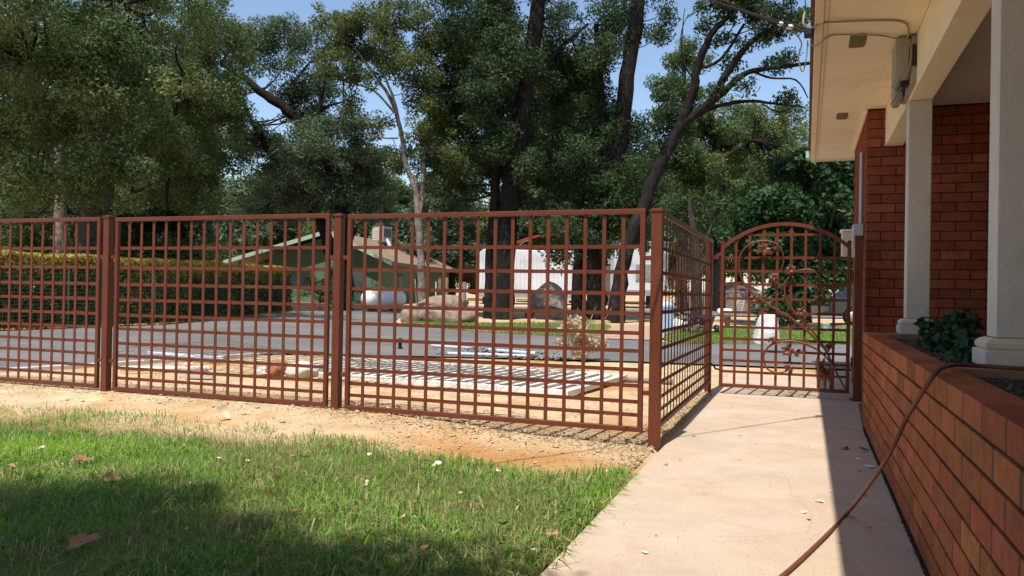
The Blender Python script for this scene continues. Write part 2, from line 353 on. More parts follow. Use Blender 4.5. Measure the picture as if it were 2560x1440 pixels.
# ------------------------------------------------------------------ ground
def gz(y): return np.clip((np.asarray(y, float)-24)*0.0125, 0, 0.45)
def sstep(a, b, x):
    t = np.clip((x-a)/(b-a), 0, 1); return t*t*(3-2*t)
def ground_z(x, y):
    """terrain height: dirt banks up a little along the front fence, the yard behind rises gently"""
    x = np.asarray(x, float); y = np.asarray(y, float)
    p = x*PV[0]+y*PV[1]; s = x*DV[0]+y*DV[1]
    z = gz(y)
    z = z+0.115*sstep(-1.4, -4.0, p)*np.exp(-((s-6.45)/0.9)**2)
    near = np.exp(-((y-6)/7.0)**2)
    rough = (fbm(x*2.2, y*2.2, 3)-0.47)*0.03+(fbm(x*9, y*9, 9, 3)-0.43)*0.014
    z = z+rough*near*sstep(4.3, 6.3, s+0.25*(p+1))
    under = sstep(-1.10, -1.02, p)*(1-sstep(13.4, 13.8, s))*(s > -3)
    z = z*(1-under)-0.07*under
    return z

def ground_sheet():
    def axis(pts): return np.concatenate([np.arange(a, b, st) for a, b, st in pts])
    xs = axis([(-400, -60, 40), (-60, -12, 4), (-12, -7, 0.4), (-7, 4.5, 0.07), (4.5, 10, 0.35), (10, 60, 4), (60, 401, 40)])
    ys = axis([(-60, 0, 6), (0, 2.4, 0.3), (2.4, 13.0, 0.07), (13.0, 20, 0.4), (20, 70, 2), (70, 200, 13), (200, 901, 50)])
    X, Y = np.meshgrid(xs, ys)
    Z = ground_z(X, Y)
    V = np.stack([X.ravel(), Y.ravel(), Z.ravel()], 1)
    nx, ny = len(xs), len(ys)
    i = np.arange(ny-1)[:, None]*nx+np.arange(nx-1)[None, :]
    Q = np.stack([i, i+1, i+nx+1, i+nx], -1).reshape(-1, 4)
    px_, py_ = V[:, 0], V[:, 1]; pp_ = px_*PV[0]+py_*PV[1]; ss_ = px_*DV[0]+py_*DV[1]
    clay = np.exp(-((pp_+2.1)/1.1)**2-((ss_-5.45)/0.42)**2)*1.1+np.exp(-((pp_+1.5)/0.45)**2-((ss_-7.2)/0.6)**2)*0.8+np.exp(-((pp_+5.0)/1.6)**2-((ss_-6.9)/0.35)**2)*0.7
    clay = np.clip(clay*(0.5+fbm(px_*2.5, py_*2.5, 71)), 0, 1)
    o = link('ground', np_mesh('ground', V, Q, M_dirt, smooth=True, tint=clay)); tag(o, kind='structure')
ground_sheet()

def sheet(name, cols, off, m, ny=14, nsub=4):
    """strip sheet over the terrain: cols = (x, y_near, y_far)"""
    c = np.array(cols, float)
    t = np.linspace(0, len(c)-1, (len(c)-1)*nsub+1)
    X = np.interp(t, range(len(c)), c[:, 0]); A = np.interp(t, range(len(c)), c[:, 1]); B = np.interp(t, range(len(c)), c[:, 2])
    w = np.linspace(0, 1, ny)
    Yg = A[:, None]*(1-w)+B[:, None]*w
    Xg = np.repeat(X[:, None], ny, 1)
    Zg = gz(Yg)+off
    V = np.stack([Xg.ravel(), Yg.ravel(), Zg.ravel()], 1); n = len(X)
    i = np.arange(n-1)[:, None]*ny+np.arange(ny-1)[None, :]
    Q = np.stack([i, i+ny, i+ny+1, i+1], -1).reshape(-1, 4)
    o = link(name, np_mesh(name, V, Q, m, smooth=True)); tag(o, kind='structure'); return o

sheet('asphalt_road', [(-16, 2.0, 15.2), (-13.5, 4.0, 18.0), (-12.4, 5.0, 19.8), (-10.4, 7.2, 24.4), (-9.6, 8.0, 36), (-8.4, 9.2, 39.5), (-6.86, 10.9, 40), (-6.1, 11.9, 40), (-4.75, 13.9, 39), (-4.6, 14.1, 33), (-4.1, 14.4, 28), (-3.25, 14.4, 26.2), (-0.77, 14.3, 22.9), (2.1, 14.0, 21.1), (3.7, 13.6, 20.3), (4.0, 13.5, 19.3), (8.3, 12.7, 20.1), (13, 12, 21), (30, 9, 24)], 0.032, M_asph)
sheet('back_road', [(-3.0, 41, 48), (5, 40, 47.5), (14, 39, 46), (40, 36, 42)], 0.05, M_asph)
sheet('pink_path', [(2.25, 20.75, 21.6), (2.6, 20.6, 23.5), (3.3, 20.4, 26.8), (3.75, 20.3, 28.3), (4.1, 21.5, 28.3), (5.1, 26.5, 28.2), (9, 28.0, 29.4), (16, 29.0, 30.4)], 0.055, M_pink)
# concrete edging along the near side of the road
def edging():
    path = [(-9.5, 7.85), (-6.9, 10.72), (-6.15, 11.70), (-4.5, 14.05)]
    b = MB()
    for (x0, y0), (x1, y1) in zip(path[:-1], path[1:]):
        d = np.array([x1-x0, y1-y0]); d /= np.linalg.norm(d); n = np.array([d[1], -d[0]])*0.16
        b.add([(x0, y0, 0.06), (x1, y1, 0.06), (x1+n[0], y1+n[1], 0.06), (x0+n[0], y0+n[1], 0.06),
               (x0, y0, -0.1), (x1, y1, -0.1), (x1+n[0], y1+n[1], -0.1), (x0+n[0], y0+n[1], -0.1)],
              [(0, 3, 2, 1), (0, 1, 5, 4), (1, 2, 6, 5), (2, 3, 7, 6), (3, 0, 4, 7)])
    o = b.build('kerb', M_concw); tag(o, kind='structure')
edging()

# walkway slabs in the house frame
RZ = -AZ
def hempty(name, p, s, z, label=None, cat=None, group=None, rz=0.0):
    return empty(name, pd(p, s, z), RZ+rz, label, cat, group)
wk = empty('walkway', (0, 0, 0), RZ); tag(wk, kind='structure')
for (s0, s1) in [(-3.0, 1.95), (1.956, 5.06), (5.073, 10.08)]:
    b = MB(); r = 0.5 if s1 < 8.3 else 0.5
    if s1 < 8.0: b.prism([(-1.05, s0), (0.507, s0), (0.507, s1), (-1.05, s1)], 'z', -0.15, 0.0)
    else: b.prism([(-1.05, s0), (0.507, s0), (0.507, 7.95), (0.585, s1), (-1.05, s1)], 'z', -0.15, 0.0)
    b.build('slab', M_conc, wk, bevel=0.006)
b = MB(); b.prism([(-1.10, 10.09), (0.625, 10.09), (0.625, 13.6), (-1.10, 13.4)], 'z', -0.15, -0.004); b.build('slab', M_conc, wk, bevel=0.006)

# ------------------------------------------------------------------ red fence
ROWS = [1.581, 1.379, 1.208, 1.051, 0.895, 0.753, 0.604, 0.478, 0.351, 0.247]
BAR = 0.0152
def fence_panel(p0, p1, nbar, label, brackets=(1, 1), along='p', fixed=0.0, z0=0.115, z1=1.872, s_bar=None):
    """welded grid panel; local x runs along the panel"""
    Lx = p1-p0
    if along == 'p': t = hempty('grid_fence', p0, fixed, 0, label, 'fence', 'welded grid fence panels')
    else: t = empty('grid_fence', pd(fixed, p0, 0), RZ+math.pi/2, label, 'fence', 'welded grid fence panels')
    w = 0.040; d = 0.019
    MB().box(0, Lx, -d, d, z1-w, z1).build('top_rail', M_fence, t, bevel=0.003)
    MB().box(0, Lx, -d, d, z0, z0+w).build('bottom_rail', M_fence, t, bevel=0.003)
    for x in (0, Lx-w):
        MB().box(x, x+w, -d+0.0005, d-0.0005, z0+w, z1-w).build('stile', M_fence, t, bevel=0.003)
    vb = MB().box(-BAR, BAR, -0.0030, 0.0030, z0+w, z1-w).mesh('bar', M_fence)
    step = (Lx-w)/(nbar+1)
    xs = [w/2+step*(i+1) for i in range(nbar)]
    for x in xs: link('upright_bar', vb, t, (x, 0, 0))
    hb = MB().box(w, Lx-w, 0.0034, 0.0090, -BAR, BAR).mesh('cross', M_fence)
    for z in ROWS: link('cross_bar', hb, t, (0, 0, z+(z0-0.115)*(1-z/1.87)))
    for side, on in zip((0, 1), brackets):
        if on:
            for z in (1.49, 0.425):
                x0, x1 = ((-0.075, 0.0) if side == 0 else (Lx, Lx+0.075))
                MB().box(x0, x1, -0.012, 0.012, z-0.018, z+0.018).build('bracket', M_fence, t, bevel=0.002)
    return t
FS = 6.30
fence_panel(-9.46, -6.86, 15, 'red-brown grid fence panel in front of the yellow hedge, cut by the picture edge', fixed=FS, z0=0.135, z1=1.905)
fence_panel(-6.655, -4.10, 15, 'red-brown grid fence panel between the two free-standing line posts', fixed=FS, z0=0.122, z1=1.895)
fence_panel(-3.91, -1.20, 16, 'widest red-brown grid fence panel, ending at the corner post by the walkway', fixed=FS, z0=0.112, z1=1.880)
def fence_post(p, s, zb, zt, label, w=0.076, cat='fence post', group='square fence posts'):
    t = hempty('fence_post', p, s, zb, label, cat, group)
    h = zt-zb; k = w/2
    MB().box(-k, k, -k, k, -0.1, h-0.032).build('shaft', M_fence, t, bevel=0.004)
    c = MB(); q = k+0.006
    c.add([(-q, -q, h-0.032), (q, -q, h-0.032), (q, q, h-0.032), (-q, q, h-0.032), (-q, -q, h-0.010), (q, -q, h-0.010), (q, q, h-0.010), (-q, q, h-0.010), (0, 0, h)],
          [(3, 2, 1, 0), (0, 1, 5, 4), (1, 2, 6, 5), (2, 3, 7, 6), (3, 0, 4, 7), (4, 5, 8), (5, 6, 8), (6, 7, 8), (7, 4, 8)])
    c.build('cap', M_fence, t)
    return t
fence_post(-6.757, FS, 0.10, 1.925, 'red-brown square post between the hedge-side panels')
fence_post(-4.005, FS, 0.09, 1.895, 'red-brown square post left of the widest fence panel')
corner = fence_post(-1.105, FS, -0.03, 1.885, 'red-brown corner post where the fence turns along the walkway', w=0.086)
fence_post(-1.135, 10.20, -0.05, 1.905, 'red-brown post at the latch side of the arched gate')
gp = fence_post(0.575, 10.26, 0.012, 1.945, 'red-brown gate hinge post bolted down beside the brick wall', w=0.085)
MB().box(-0.085, 0.075, -0.085, 0.06, 0.0, 0.014).build('base_plate', M_fence, gp, bevel=0.003)
for x, y in ((-0.068, -0.068), (0.055, -0.068)): MB().lathe([(0.011, 0.014), (0.011, 0.028)], (x, y, 0), 6).build('bolt', M_galv, gp)
fence_panel(6.40, 10.12, 20, 'red-brown grid fence panel running back along the walkway edge to the gate', along='s', fixed=-1.11, z0=0.125, z1=1.885, brackets=(0, 0))

# ------------------------------------------------------------------ arched gate
G0 = -0.255; GW = 0.745
gate = hempty('garden_gate', G0, 10.20, 0, 'arched red-brown garden gate with grapevine scrollwork across the walkway', 'gate')
b = MB(); w = 0.042
for x in (-GW, GW-w): MB().box(x, x+w, -0.019, 0.019, 0.08, 1.848).build('stile', M_fence, gate, bevel=0.003)
for x in (-GW, GW-w):
    c = MB(); c.box(x-0.004, x+w+0.004, -0.023, 0.023, 1.848, 1.868); c.prism([(x-0.002, 1.868), (x+w+0.002, 1.868), (x+w/2, 1.885)], 'y', -0.02, 0.02); c.build('cap', M_fence, gate)
MB().box(-GW+w, GW-w, -0.0185, 0.0185, 0.08, 0.122).build('bottom_rail', M_fence, gate, bevel=0.003)
AR = 1.075; ACZ = 2.105-AR
def arch_z(x): return ACZ+math.sqrt(max(AR*AR-x*x, 0))
c = MB(); n = 30
V = []; Fc = []
for i in range(n+1):
    x = (-GW+w)+(2*GW-2*w)*i/n
    zo = arch_z(x); zi = ACZ+math.sqrt(max((AR-0.042)**2-(x*(AR-0.042)/AR)**2, 0)); xi = x*(AR-0.042)/AR if 0 < i < n else x
    if i in (0, n): zi = arch_z(x)-0.052
    V += [(x, -0.019, zo), (x, 0.019, zo), (xi, 0.019, zi), (xi, -0.019, zi)]
for i in range(n):
    for k in range(4): Fc.append((i*4+k, i*4+(k+1) % 4, i*4+4+(k+1) % 4, i*4+4+k))
Fc += [(0, 1, 2, 3), (n*4+3, n*4+2, n*4+1, n*4)]
c.add(V, Fc); c.build('arch', M_fence, gate)
gcols = [(-GW+w/2)+(2*GW-w)*(i+1)/9 for i in range(8)]
for x in gcols:
    MB().box(x-BAR, x+BAR, -0.003, 0.003, 0.122, arch_z(x)-0.04).build('upright_bar', M_fence, gate)
for z in [1.675, 1.511, 1.349, 1.172, 1.003, 0.821, 0.676, 0.537, 0.408, 0.271]:
    MB().box(-GW+w, GW-w, 0.0034, 0.009, z-BAR, z+BAR).build('cross_bar', M_fence, gate)
MB().box(gcols[0]+0.13, gcols[-1]-0.13, 0.0034, 0.009, 1.954-BAR, 1.954+BAR).build('cross_bar', M_fence, gate)
# latch arms
c = MB(); c.prism([(-GW-0.075, 1.70), (-GW-0.03, 1.735), (-GW, 1.745), (-GW, 1.70), (-GW-0.05, 1.685)], 'y', -0.012, 0.012); c.build('latch', M_fence, gate)
c = MB(); c.prism([(-GW-0.09, 1.655), (-GW-0.02, 1.668), (-GW-0.03, 1.69), (-GW-0.09, 1.685)], 'y', -0.02, 0.02); c.build('latch', M_fence, gate)
c = MB(); c.tube([(-GW-0.10, -0.01, 0.36), (-GW-0.06, -0.02, 0.33), (-GW-0.045, -0.02, 0.30), (-GW, -0.01, 0.29)], 0.012, 6); c.build('latch', M_dark, gate)
for z in (0.45, 1.45): MB().lathe([(0.012, z-0.06), (0.012, z+0.06)], (GW+0.02, -0.01, 0), 8).build('hinge', M_fence, gate)
S1 = [(-0.363, 1.46), (-0.289, 1.531), (-0.261, 1.641), (-0.285, 1.767), (-0.353, 1.846), (-0.474, 1.878), (-0.595, 1.863), (-0.702, 1.8), (-0.769, 1.688), (-0.778, 1.544), (-0.75, 1.432), (-0.679, 1.305), (-0.555, 1.196), (-0.494, 1.15), (-0.342, 1.05), (-0.221, 0.983), (-0.102, 0.9), (0.017, 0.802), (0.135, 0.682), (0.222, 0.578), (0.296, 0.427), (0.37, 0.277), (0.443, 0.135)]
S2 = [(0.17, 1.256), (0.175, 1.364), (0.138, 1.472), (0.064, 1.526), (-0.023, 1.533), (-0.111, 1.509), (-0.184, 1.453), (-0.235, 1.375), (-0.243, 1.265), (-0.217, 1.155), (-0.148, 1.047), (-0.044, 0.925), (0.06, 0.819), (0.163, 0.683), (0.252, 0.533), (0.289, 0.442)]
S3 = [(-0.197, 0.317), (-0.271, 0.293), (-0.36, 0.293), (-0.436, 0.337), (-0.475, 0.438), (-0.462, 0.533), (-0.395, 0.615), (-0.306, 0.658), (-0.187, 0.673), (-0.069, 0.662), (0.048, 0.625), (0.165, 0.56), (0.253, 0.471), (0.311, 0.397)]
def smooth_path(pts, k=5):
    P = np.array(pts, float); n = len(P); out = []
    for i in range(n-1):
        p0 = P[max(i-1, 0)]; p1 = P[i]; p2 = P[i+1]; p3 = P[min(i+2, n-1)]
        for t in np.linspace(0, 1, k, endpoint=False):
            out.append(0.5*((2*p1)+(-p0+p2)*t+(2*p0-5*p1+4*p2-p3)*t*t+(-p0+3*p1-3*p2+p3)*t**3))
    out.append(P[-1]); return np.array(out)
for S, off in ((S1, -0.032), (S2, -0.036), (S3, -0.034)):
    q = smooth_path(S, 4); path = np.stack([q[:, 0]-G0, np.full(len(q), off), q[:, 1]], 1)
    rr = np.interp(np.linspace(0, 1, len(q)), [0, 0.2, 0.75, 1], [0.007, 0.010, 0.014, 0.010])
    MB().tube(path, list(rr), 8).build('vine_stem', M_copper, gate)
def grape_leaf(seed, size):
    r = random.Random(seed); n = 25; V = [(0, 0, 0)]; Fc = []
    for i in range(n):
        a = 2*math.pi*i/n+math.pi/2
        lob = 0.72+0.30*abs(math.cos(2.5*(a-math.pi/2)))**2.2+0.06*math.cos(14*a)
        if abs(((a-math.pi*1.5+math.pi) % (2*math.pi))-math.pi) < 0.25: lob *= 0.45
        rad = size*lob*(0.92+0.16*r.random())
        V.append((rad*math.cos(a), -0.25*abs(rad*math.cos(a))*0.8+0.004*r.uniform(-1, 1), rad*math.sin(a)))
    V2 = [(x*0.55, y*0.4-0.012, z*0.55) for x, y, z in V[1:]]
    V += V2
    for i in range(n):
        j = (i+1) % n
        Fc += [(1+i, 1+j, 1+n+j, 1+n+i), (0, 1+n+i, 1+n+j)]
    me = bpy.data.meshes.new('leaf'); me.from_pydata(V, [], Fc)
    me.materials.append(M_copper)
    return me
for k, (x, z, sz, rt) in enumerate([(-0.495, 1.768, 0.098, 0.4), (-0.362, 1.436, 0.072, -0.5), (-0.178, 1.532, 0.072, 0.9), (0.162, 1.256, 0.072, -0.2), (-0.593, 1.171, 0.072, 1.2), (-0.052, 1.026, 0.070, -0.9), (-0.381, 0.679, 0.055, 0.5), (-0.2, 0.56, 0.085, 1.4), (-0.182, 0.349, 0.072, 0.1), (0.272, 0.626, 0.072, -0.3)]):
    o = link('vine_leaf', grape_leaf(k, sz*0.9), gate, (x-G0, -0.055, z), (0, rt, 0))
    md = o.modifiers.new('thick', 'SOLIDIFY'); md.thickness = 0.004
for (x, z) in ((-0.415, 1.755), (-0.10, 0.545)):
    r = random.Random(3); c = MB()
    for k in range(26):
        t = r.random(); wdt = 0.048*(1-t*0.75)
        c.ball((x-G0+r.uniform(-wdt, wdt), -0.055+r.uniform(-0.02, 0.02), z+0.035-0.085*t), 0.0105, 7, 5)
    c.build('grape_cluster', M_copper, gate)
    tt = np.linspace(0, 1, 40)
    MB().tube(np.stack([x-G0+0.03+0.10*tt, -0.05+0.010*np.sin(tt*25), z+0.04+0.010*np.cos(tt*25)-0.03*tt], 1), 0.0028, 5).build('tendril', M_copper, gate)
tt = np.linspace(0, 1, 50)
MB().tube(np.stack([-0.06-G0+0.10*tt, -0.05+0.012*np.sin(tt*28), 0.935-0.03*tt+0.012*np.cos(tt*28)], 1), 0.003, 5).build('tendril', M_copper, gate)

# ------------------------------------------------------------------ brick planter
PF = 0.52            # outer face
pl = hempty('brick_planter', 0, 0, 0, 'orange brick raised planter wall running along the right of the walkway', 'planter wall')
CH = 0.1105; BL = 0.325; PT = 0.884; S_END = 8.38
r = random.Random(11)
full = MB().box(0.0, 0.155, 0.0105, BL-0.0105, 0.0075, CH-0.0065).mesh('brick', M_brick, 0.0018)
half = MB().box(0.0, 0.155, 0.0105, BL/2-0.0105, 0.0075, CH-0.0065).mesh('brick', M_brick, 0.0018)
for ci in range(8):
    zc = PT-CH*(ci+1)
    off = 0.0 if ci % 2 == 0 else BL/2
    s = S_END-off
    if off: link('brick', half, pl, (PF, S_END-BL/2, zc))
    while s > 1.7:
        s -= BL
        link('brick', full, pl, (PF+r.uniform(-0.0012, 0.0004), s+r.uniform(-0.002, 0.002), zc+r.uniform(-0.0015, 0.0015)), (r.uniform(-0.005, 0.005), 0, r.uniform(-0.0012, 0.0012)))
MB().box(PF+0.013, PF+0.150, 1.6, S_END-0.018, -0.15, PT-0.012).build('mortar_core', M_pmortar, pl)
for ci in range(8):
    zc = PT-CH*(ci+1)
    MB().box(PF+0.0014, PF+0.012, 1.62, S_END-0.012, zc+0.0095, zc+CH-0.009).build('head_joints', M_pmortar, pl)
# far return end of the planter
for ci in range(8):
    zc = PT-CH*(ci+1)
    MB().box(PF+0.158, PF+0.48, S_END-0.155, S_END, zc+0.006, zc+CH-0.005).build('brick', M_brick, pl, bevel=0.004)
MB().box(PF+0.165, PF+1.5, S_END-0.147, S_END-0.009, -0.1, PT-0.009).build('mortar_core', M_pmortar, pl)
# soil bed and inner sill strips under the posts
b = MB(); b.box(PF+0.152, 2.35, 1.6, S_END-0.15, 0.1, 0.835); b.build('soil', M_potsoil, pl)
for s0 in (4.28, 8.02):
    for k in range(5):
        MB().box(PF+0.160+k*0.325, PF+0.160+k*0.325+0.315, s0, s0+0.30 if s0 < 8 else s0+0.195, 0.835, 0.882).build('brick', M_bricktop, pl, bevel=0.004)
# footing strip and dirt seam along the base
MB().box(0.509, PF+0.004, 1.6, 7.95, -0.2, -0.006).build('footing_seam', M_potsoil, pl)

rs = np.random.default_rng(5)
def rock_field(name, pts, sizes, m, label, seed, flat=0.6, parent=None):
    """many small irregular stones joined: uniform octahedron-like lumps"""
    n = len(pts); rg = np.random.default_rng(seed)
    base = np.array([(1,0,0),(0,1,0),(-1,0,0),(0,-1,0),(0,0,1),(0,0,-0.6),(0.62,0.62,0.3),(-0.62,0.62,0.35),(-0.62,-0.62,0.3),(0.62,-0.62,0.25)], float)
    tri = np.array([(0,6,4),(6,1,4),(1,7,4),(7,2,4),(2,8,4),(8,3,4),(3,9,4),(9,0,4),(6,0,5),(1,6,5),(7,1,5),(2,7,5),(8,2,5),(3,8,5),(9,3,5),(0,9,5)])
    jit = 1+(rg.random((n, 10, 1))-0.5)*0.75
    a = rg.random(n)*6.283; ca, sa = np.cos(a), np.sin(a)
    el = np.stack([rg.uniform(0.7, 1.5, n), rg.uniform(0.6, 1.0, n), rg.uniform(0.35, 0.8, n)*flat/0.6], 1)
    B = base[None]*jit*el[:, None, :]*np.asarray(sizes)[:, None, None]
    X = B[..., 0]*ca[:, None]-B[..., 1]*sa[:, None]; Y = B[..., 0]*sa[:, None]+B[..., 1]*ca[:, None]
    V = np.stack([X, Y, B[..., 2]], -1)+np.asarray(pts)[:, None, :]
    T = (tri[None]+(np.arange(n)*10)[:, None, None]).reshape(-1, 3)
    o = link(name, np_mesh(name, V.reshape(-1, 3), T, m), parent)
    return o
n = 2600
pp = rs.uniform(0.70, 1.9, n); ss = rs.uniform(1.9, 8.0, n)
pts = np.array([(p, s, 0.838) for p, s in zip(pp, ss)])
o = rock_field('pebble_mulch', pts, rs.uniform(0.006, 0.016, n), M_pgravel, '', 4, parent=pl); tag(o, kind='stuff')

# ------------------------------------------------------------------ brick house
house = hempty('brick_house', 0, 0, 0, 'brick house with cream eaves and white porch posts beside the walkway', 'house')
HP, HS, HT, HE = 0.665, 10.5, 3.48, 13.25     # left face p, front face s, soffit height, far end s
MB().box(HP+0.006, 5.0, HS+0.005, HE, -0.2, HT+0.4).build('wall', M_mortar, house)
MB().box(2.55, 2.75, -6.0, HS+0.004, -0.2, HT+0.2).build('porch_wall', M_wbrick, house)  # unseen wall, added to block light and keep the porch dark
MB().box(2.36, 2.55, -6.0, HS, 0.0, 0.12).build('porch_floor', M_concw, house)
WL, WH = 0.318, 0.1125
fullb = MB().box(0.006, WL-0.006, 0.0, 0.06, 0.006, WH-0.006).mesh('brick', M_wbrick, 0.003)
halfb = MB().box(0.006, WL/2-0.006, 0.0, 0.06, 0.006, WH-0.006).mesh('brick', M_wbrick, 0.003)
ci = 0; z = HT-0.015-WH
while z > 0.55:
    x = HP
    if ci % 2: link('brick', halfb, house, (x, HS, z)); x += WL/2
    while x < 2.3:
        link('brick', fullb, house, (x, HS+r.uniform(-0.002, 0.002), z), (0, r.uniform(-0.004, 0.004), 0)); x += WL
    z -= WH; ci += 1
# left face of the wall is nearly edge-on: its bricks joined
lf = MB(); ci = 0; z = HT-0.015-WH
while z > -0.1:
    s = HS+0.062-(WL/2 if ci % 2 else 0)*0
    if ci % 2 == 0: lf.box(HP, HP+0.05, HS+0.063, HS+WL/2-0.006, z+0.006, z+WH-0.006); s = HS+WL/2
    else: s = HS+0.063
    while s < HE-0.02:
        e = min(s+WL-0.006, HE)
        d = r.uniform(-0.002, 0.002)
        lf.box(HP+d, HP+0.05, s+0.006, e, z+0.006, z+WH-0.006); s += WL
    z -= WH; ci += 1
o = lf.build('brick_face', M_wbrick, house); tag(o, kind='stuff')
# eave: soffit, trim, fascia, roof
EP, EE = 0.035, 14.15
MB().box(EP+0.10, HP+0.02, -6, HS+0.02, HT, HT+0.03).build('soffit', M_cream, house)
MB().box(EP+0.10, HP-0.002, HS+0.022, EE-0.10, HT, HT+0.03).build('soffit', M_cream, house)
MB().box(EP, EP+0.065, -6, EE, HT-0.035, HT+0.16).build('fascia', M_fascia, house, bevel=0.003)
MB().box(EP+0.066, EP+0.099, -6, EE-0.06, HT-0.015, HT+0.03).build('soffit_trim', M_cream, house, bevel=0.003)
MB().box(EP+0.067, 5.0, EE-0.05, EE, HT-0.03, HT+0.16).build('fascia', M_fascia, house, bevel=0.003)
MB().box(EP+0.10, HP-0.002, EE-0.099, EE-0.051, HT-0.012, HT+0.03).build('soffit_trim', M_cream, house, bevel=0.003)
MB().box(HP-0.002, 5.0, HE, EE-0.051, HT, HT+0.03).build('soffit', M_cream, house)
MB().box(HP-0.030, HP-0.003, HS-0.03, HE, HT-0.045, HT-0.001).build('wall_trim', M_cream, house, bevel=0.003)
rf = MB(); rf.prism([(EP-0.035, HT+0.135), (5.2, HT+1.75), (5.2, HT+1.86), (EP-0.035, HT+0.175)], 'y', -6, EE+0.03); rf.build('roof', M_roofe, house)
g = MB(); g.box(EP-0.075, EP-0.005, EE-0.25, EE+0.005, HT+0.0, HT+0.11); g.build('gutter_end', M_greent, house)
# beam on the porch posts
MB().box(0.858, 1.053, -6, HS-0.002, 3.022, HT-0.001).build('porch_beam', M_cream, house, bevel=0.004)
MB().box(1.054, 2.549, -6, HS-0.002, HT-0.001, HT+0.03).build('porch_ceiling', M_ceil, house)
MB().box(HP+0.021, 0.857, -6, HS-0.002, HT, HT+0.028).build('soffit', M_cream, house)
def porch_post(s):
    q = 0.0975; pc = 0.956
    po = MB().box(pc-q, pc+q, s, s+2*q, 1.02, 3.0215).build('porch_post', M_post, house, bevel=0.006)
    MB().box(pc-q-0.055, pc+q+0.055, s-0.055, s+2*q+0.055, 0.883, 0.962).build('plinth', M_post, po, bevel=0.004)
    c = MB(); e = 0.045
    prof = [(e*0.75, 0.962), (e, 0.975), (e, 0.995), (e*0.7, 1.01), (0.004, 1.02)]
    V = []; Fc = []
    for (d, z) in prof:
        V += [(pc-q-d, s-d, z), (pc+q+d, s-d, z), (pc+q+d, s+2*q+d, z), (pc-q-d, s+2*q+d, z)]
    for i in range(len(prof)-1):
        for k in range(4): Fc.append((i*4+k, i*4+(k+1) % 4, i*4+4+(k+1) % 4, i*4+4+k))
    c.add(V, Fc); c.build('torus_moulding', M_postbase, po)
    return po
porch_post(4.43); porch_post(8.12); porch_post(0.7)
# faint figure scuffed on the near post
cu = bpy.data.curves.new('mark', 'FONT'); cu.body = '9'; cu.size = 0.085; cu.extrude = 0.0006; cu.align_x = 'CENTER'
tmp = bpy.data.objects.new('tmp', cu); COL.objects.link(tmp); bpy.context.view_layer.update()
me = bpy.data.meshes.new_from_object(tmp); bpy.data.objects.remove(tmp); me.materials.clear(); me.materials.append(M_postbase)
link('pencil_mark', me, house, (0.935, 4.4292, 1.215), (math.pi/2, 0, 0))
# soffit vents
def vent(p0, p1, s0, s1):
    n = 24; V = []
    pc, sc, rp, rsd = (p0+p1)/2, (s0+s1)/2, (p1-p0)/2, (s1-s0)/2
    prof = [(pc+rp*np.sign(math.cos(a))*abs(math.cos(a))**0.35, sc+rsd*np.sign(math.sin(a))*abs(math.sin(a))**0.35) for a in np.linspace(0, 2*math.pi, n, endpoint=False)]
    v = MB(); v.prism(prof, 'z', HT-0.004, HT+0.01); v.build('soffit_vent', M_vent, house)
vent(0.325, 0.465, 7.47, 7.88); vent(0.322, 0.457, 10.62, 11.0)
# junction box fixed to the beam, wires
jb = hempty('junction_box', 0, 0, 0, 'weathered grey cable junction box fixed high on the cream porch beam', 'junction box')
MB().box(0.700, 0.815, 7.62, 8.02, 3.10, 3.47).build('cover', M_gbox, jb, bevel=0.018, seg=3)
MB().box(0.735, 0.80, 8.03, 8.42, 3.02, 3.36).build('side_box', M_gbox, jb, bevel=0.01, seg=2)
MB().box(0.816, 0.8565, 7.60, 8.40, 3.05, 3.465).build('back_plate', M_gbox, jb, bevel=0.004)
MB().box(0.822, 0.852, 7.57, 7.599, 3.20, 3.38).build('slot', M_dark, jb)
MB().box(0.74, 0.80, 7.68, 7.9, 3.055, 3.099).build('cable_gland', M_dark, jb, bevel=0.01)
tt = np.linspace(0, 1, 24)
MB().tube(np.stack([0.77-0.10*np.sin(tt*3.1), 7.72+0.02*tt, 3.07-0.16*np.sin(tt*3.1)], 1), 0.006, 6).build('cable_loop', M_wire, jb)
MB().tube([(0.79, 7.66, 3.47), (0.80, 7.62, 3.43), (0.82, 7.60, 3.30), (0.80, 7.6, 3.17), (0.76, 7.62, 3.09)], 0.008, 6).build('cable_loop', M_wire, jb)
wp = lambda L: smooth_path([(p, s, z) for p, s, z in L], 5)
o = MB().tube(wp([(-0.045, 7.02, 3.56), (-0.055, 7.0, 3.46), (0.0, 7.02, 3.425), (0.10, 7.0, 3.45), (0.25, 7.05, 3.462), (0.5, 7.12, 3.468), (0.68, 7.2, 3.47), (0.76, 7.35, 3.465), (0.79, 7.65, 3.44)]), 0.009, 6).build('eave_cable', M_wire, None, rot=(0, 0, RZ)); tag(o, 'upper tan cable strung under the soffit from the eave to the junction box', 'cable', 'cables under the eave')
o = MB().tube(wp([(-0.03, 7.5, 3.44), (0.05, 7.5, 3.415), (0.13, 7.42, 3.45), (0.2, 7.40, 3.466), (0.40, 7.45, 3.462), (0.55, 7.52, 3.466), (0.68, 7.6, 3.455), (0.75, 7.7, 3.45)]), 0.007, 6).build('eave_cable', M_wire, None, rot=(0, 0, RZ)); tag(o, 'lower thin cable crossing the soffit beside the nearer vent', 'cable', 'cables under the eave')
W0 = pd(-0.03, 7.15, 3.43); W1 = pd(-0.74, 6.0, 3.385); dirw = (W1-W0)
sd = hempty('service_drop', 0, 0, 0, 'dark overhead service wire coming in to the eave with a white insulator', 'overhead wire')
def wpt(t, dz=0): return (-0.03-0.71*t, 7.15-1.15*t, 3.43-0.045*t+0.011*t*t+dz)
